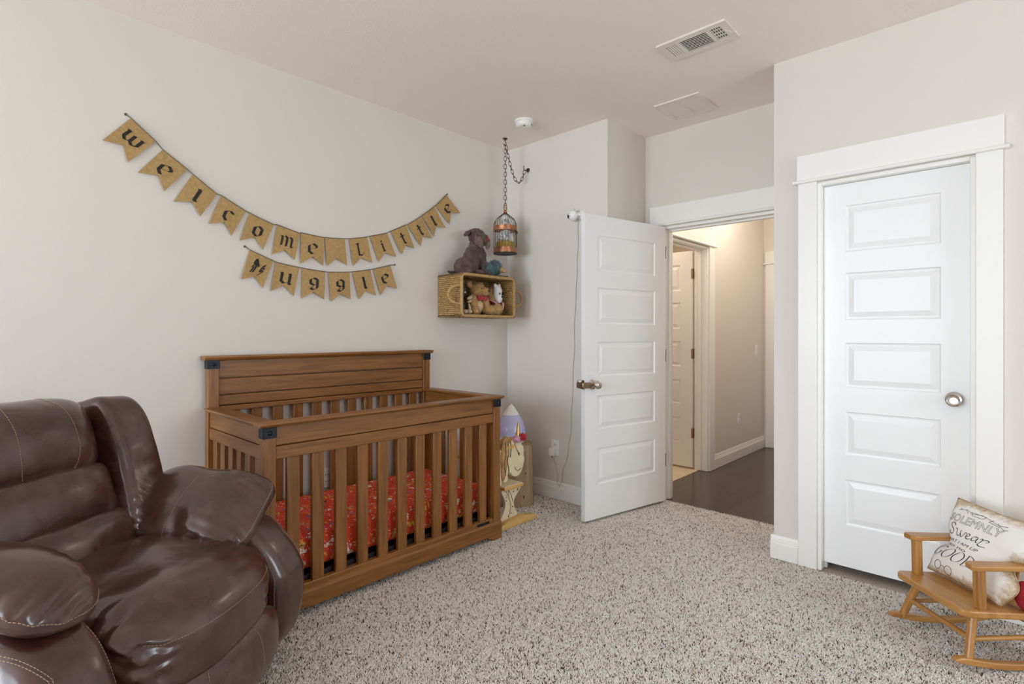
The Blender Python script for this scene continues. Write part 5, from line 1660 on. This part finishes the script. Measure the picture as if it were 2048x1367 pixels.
# ------------------------------------------------------------------ carpet pile
def carpet_pile():
    def grid(x0, x1, y0, y1, st):
        nx, ny = int((x1 - x0) / st), int((y1 - y0) / st)
        gx, gy = np.meshgrid(np.arange(nx), np.arange(ny))
        p = np.stack([x0 + (gx.ravel() + rng.random(nx * ny)) * st, y0 + (gy.ravel() + rng.random(nx * ny)) * st], 1)
        return p
    a = grid(-2.38, .6, -.35, YB - .016, .0054)
    b_ = grid(XA0 + .016, XA1 - .016, YB - .016, YE + .02, .0054)
    c = grid(XL + .016, -2.38, -.6, YB - .016, .0085)
    d = grid(XL + .016, XR - .016, YN + .016, -.6, .017)
    e_ = grid(.6, XR - .016, -.6, YB - .016, .014)
    f_ = grid(-2.38, .6, -.6, -.35, .0085)
    p = np.concatenate([a, b_, c, d, e_, f_])
    size = np.concatenate([np.full(len(q), w) for q, w in ((a, 1), (b_, 1), (c, 1.5), (d, 3), (e_, 2.6), (f_, 1.5))])
    n = len(p)
    ang = rng.random(n) * 2 * np.pi
    h = .0025 + .0050 * rng.random(n)
    az = rng.random(n) * 2 * np.pi
    ln = .003 + .007 * rng.random(n)
    tip = np.stack([p[:, 0] + np.cos(az) * ln, p[:, 1] + np.sin(az) * ln, h], 1)
    w = .0036 * size
    base = []
    for k in range(3):
        th = ang + k * 2 * np.pi / 3
        base.append(np.stack([p[:, 0] + np.cos(th) * w, p[:, 1] + np.sin(th) * w, np.full(n, -.0035)], 1))
    vs = np.stack(base + [tip], 1).reshape(-1, 3)
    i = np.arange(n) * 4
    tr = np.stack([np.stack([i, i + 1, i + 3], 1), np.stack([i + 1, i + 2, i + 3], 1), np.stack([i + 2, i, i + 3], 1)], 1).reshape(-1)
    o = np_mesh('carpet_pile', vs, tr, 'tuft')
    pal = np.array([lin(250, 246, 240), lin(245, 238, 230), lin(232, 221, 208), lin(166, 150, 134), lin(84, 70, 60), lin(254, 252, 248)])
    sel = rng.choice(6, n, p=[.33, .26, .13, .08, .055, .145])
    col = pal[sel] * (0.9 + .2 * rng.random(n))[:, None]
    rgba = np.ones((n, 4, 4), dtype=np.float32)
    rgba[:, :, :3] = col[:, None, :]
    at = o.data.attributes.new('tone', 'FLOAT_COLOR', 'POINT')
    at.data.foreach_set('color', rgba.ravel())
    tag(o, 'shaggy beige carpet pile with brown and cream flecks', 'carpet', kind='stuff')
carpet_pile()
B().box(XA0 + .21, XA1 - .1, YE + .012, YE + .026, -.004, .002).build('threshold', 'hallwood', None, 0.001)
tag(bpy.data.objects['threshold'], 'thin dark edge strip where the carpet meets the hallway planks', 'threshold')
bpy.data.objects['threshold']['kind'] = 'structure'

# ------------------------------------------------------------------ light
def area(name, loc, rot_, sx, sy, power, col):
    l = bpy.data.lights.new(name, 'AREA'); l.shape = 'RECTANGLE'; l.size = sx; l.size_y = sy; l.energy = power; l.color = col
    o = bpy.data.objects.new(name, l); COL.objects.link(o)
    o.location = loc; o.rotation_euler = rot_
    return o
SKY, GROUND = (0.73, 0.865, 1.0), (0.98, 0.97, 0.95)
def daylight(cx, cy, ang, w, sky, ground):
    """sky light falling in and the warmer light bounced up from outdoors, through one window"""
    zc, h = (WZ0 + WZ1) / 2, WZ1 - WZ0
    ox, oy = -math.sin(ang), math.cos(ang)          # into the room
    area('window_sky_light', (cx - ox * .42, cy - oy * .42, zc + .36), (R(90 - 22), 0, ang), w, h * .8, sky, SKY)
    area('window_ground_light', (cx - ox * .42, cy - oy * .42, zc - .45), (R(90 + 28), 0, ang), w, h * .6, ground, GROUND)
for w, sk, gr in zip(wins, (172, 70), (70, 28)): daylight((w[0] + w[1]) / 2, YN, 0, w[1] - w[0], sk, gr)
daylight(XR, (RW[0] + RW[1]) / 2, R(90), RW[1] - RW[0], 66, 24)
def point(name, loc, power, col, r):
    l = bpy.data.lights.new(name, 'POINT'); l.energy = power; l.color = col; l.shadow_soft_size = r
    o = bpy.data.objects.new(name, l); COL.objects.link(o); o.location = loc
point('hall_lamp', (-1.55, 5.0, 2.45), 17, (1.0, .90, .77), .12)
point('hall_lamp', (-1.5, 4.1, 2.5), 6, (1.0, .92, .80), .12)
point('bath_lamp', (-2.75, 4.4, 2.35), 15, (1.0, .84, .66), .12)
W = bpy.data.worlds.new('daylight'); scene.world = W; W.use_nodes = True
bg = W.node_tree.nodes['Background']; bg.inputs['Color'].default_value = (.80, .90, 1.0, 1); bg.inputs['Strength'].default_value = 1.0

scene.view_settings.view_transform = 'Standard'
scene.view_settings.look = 'None'
scene.view_settings.gamma = 1.0
scene.view_settings.use_curve_mapping = False
scene.view_settings.exposure = -0.40
scene.cycles.use_denoising = True
scene.cycles.max_bounces = 18
scene.cycles.diffuse_bounces = 16
scene.cycles.caustics_reflective = False
scene.cycles.caustics_refractive = False
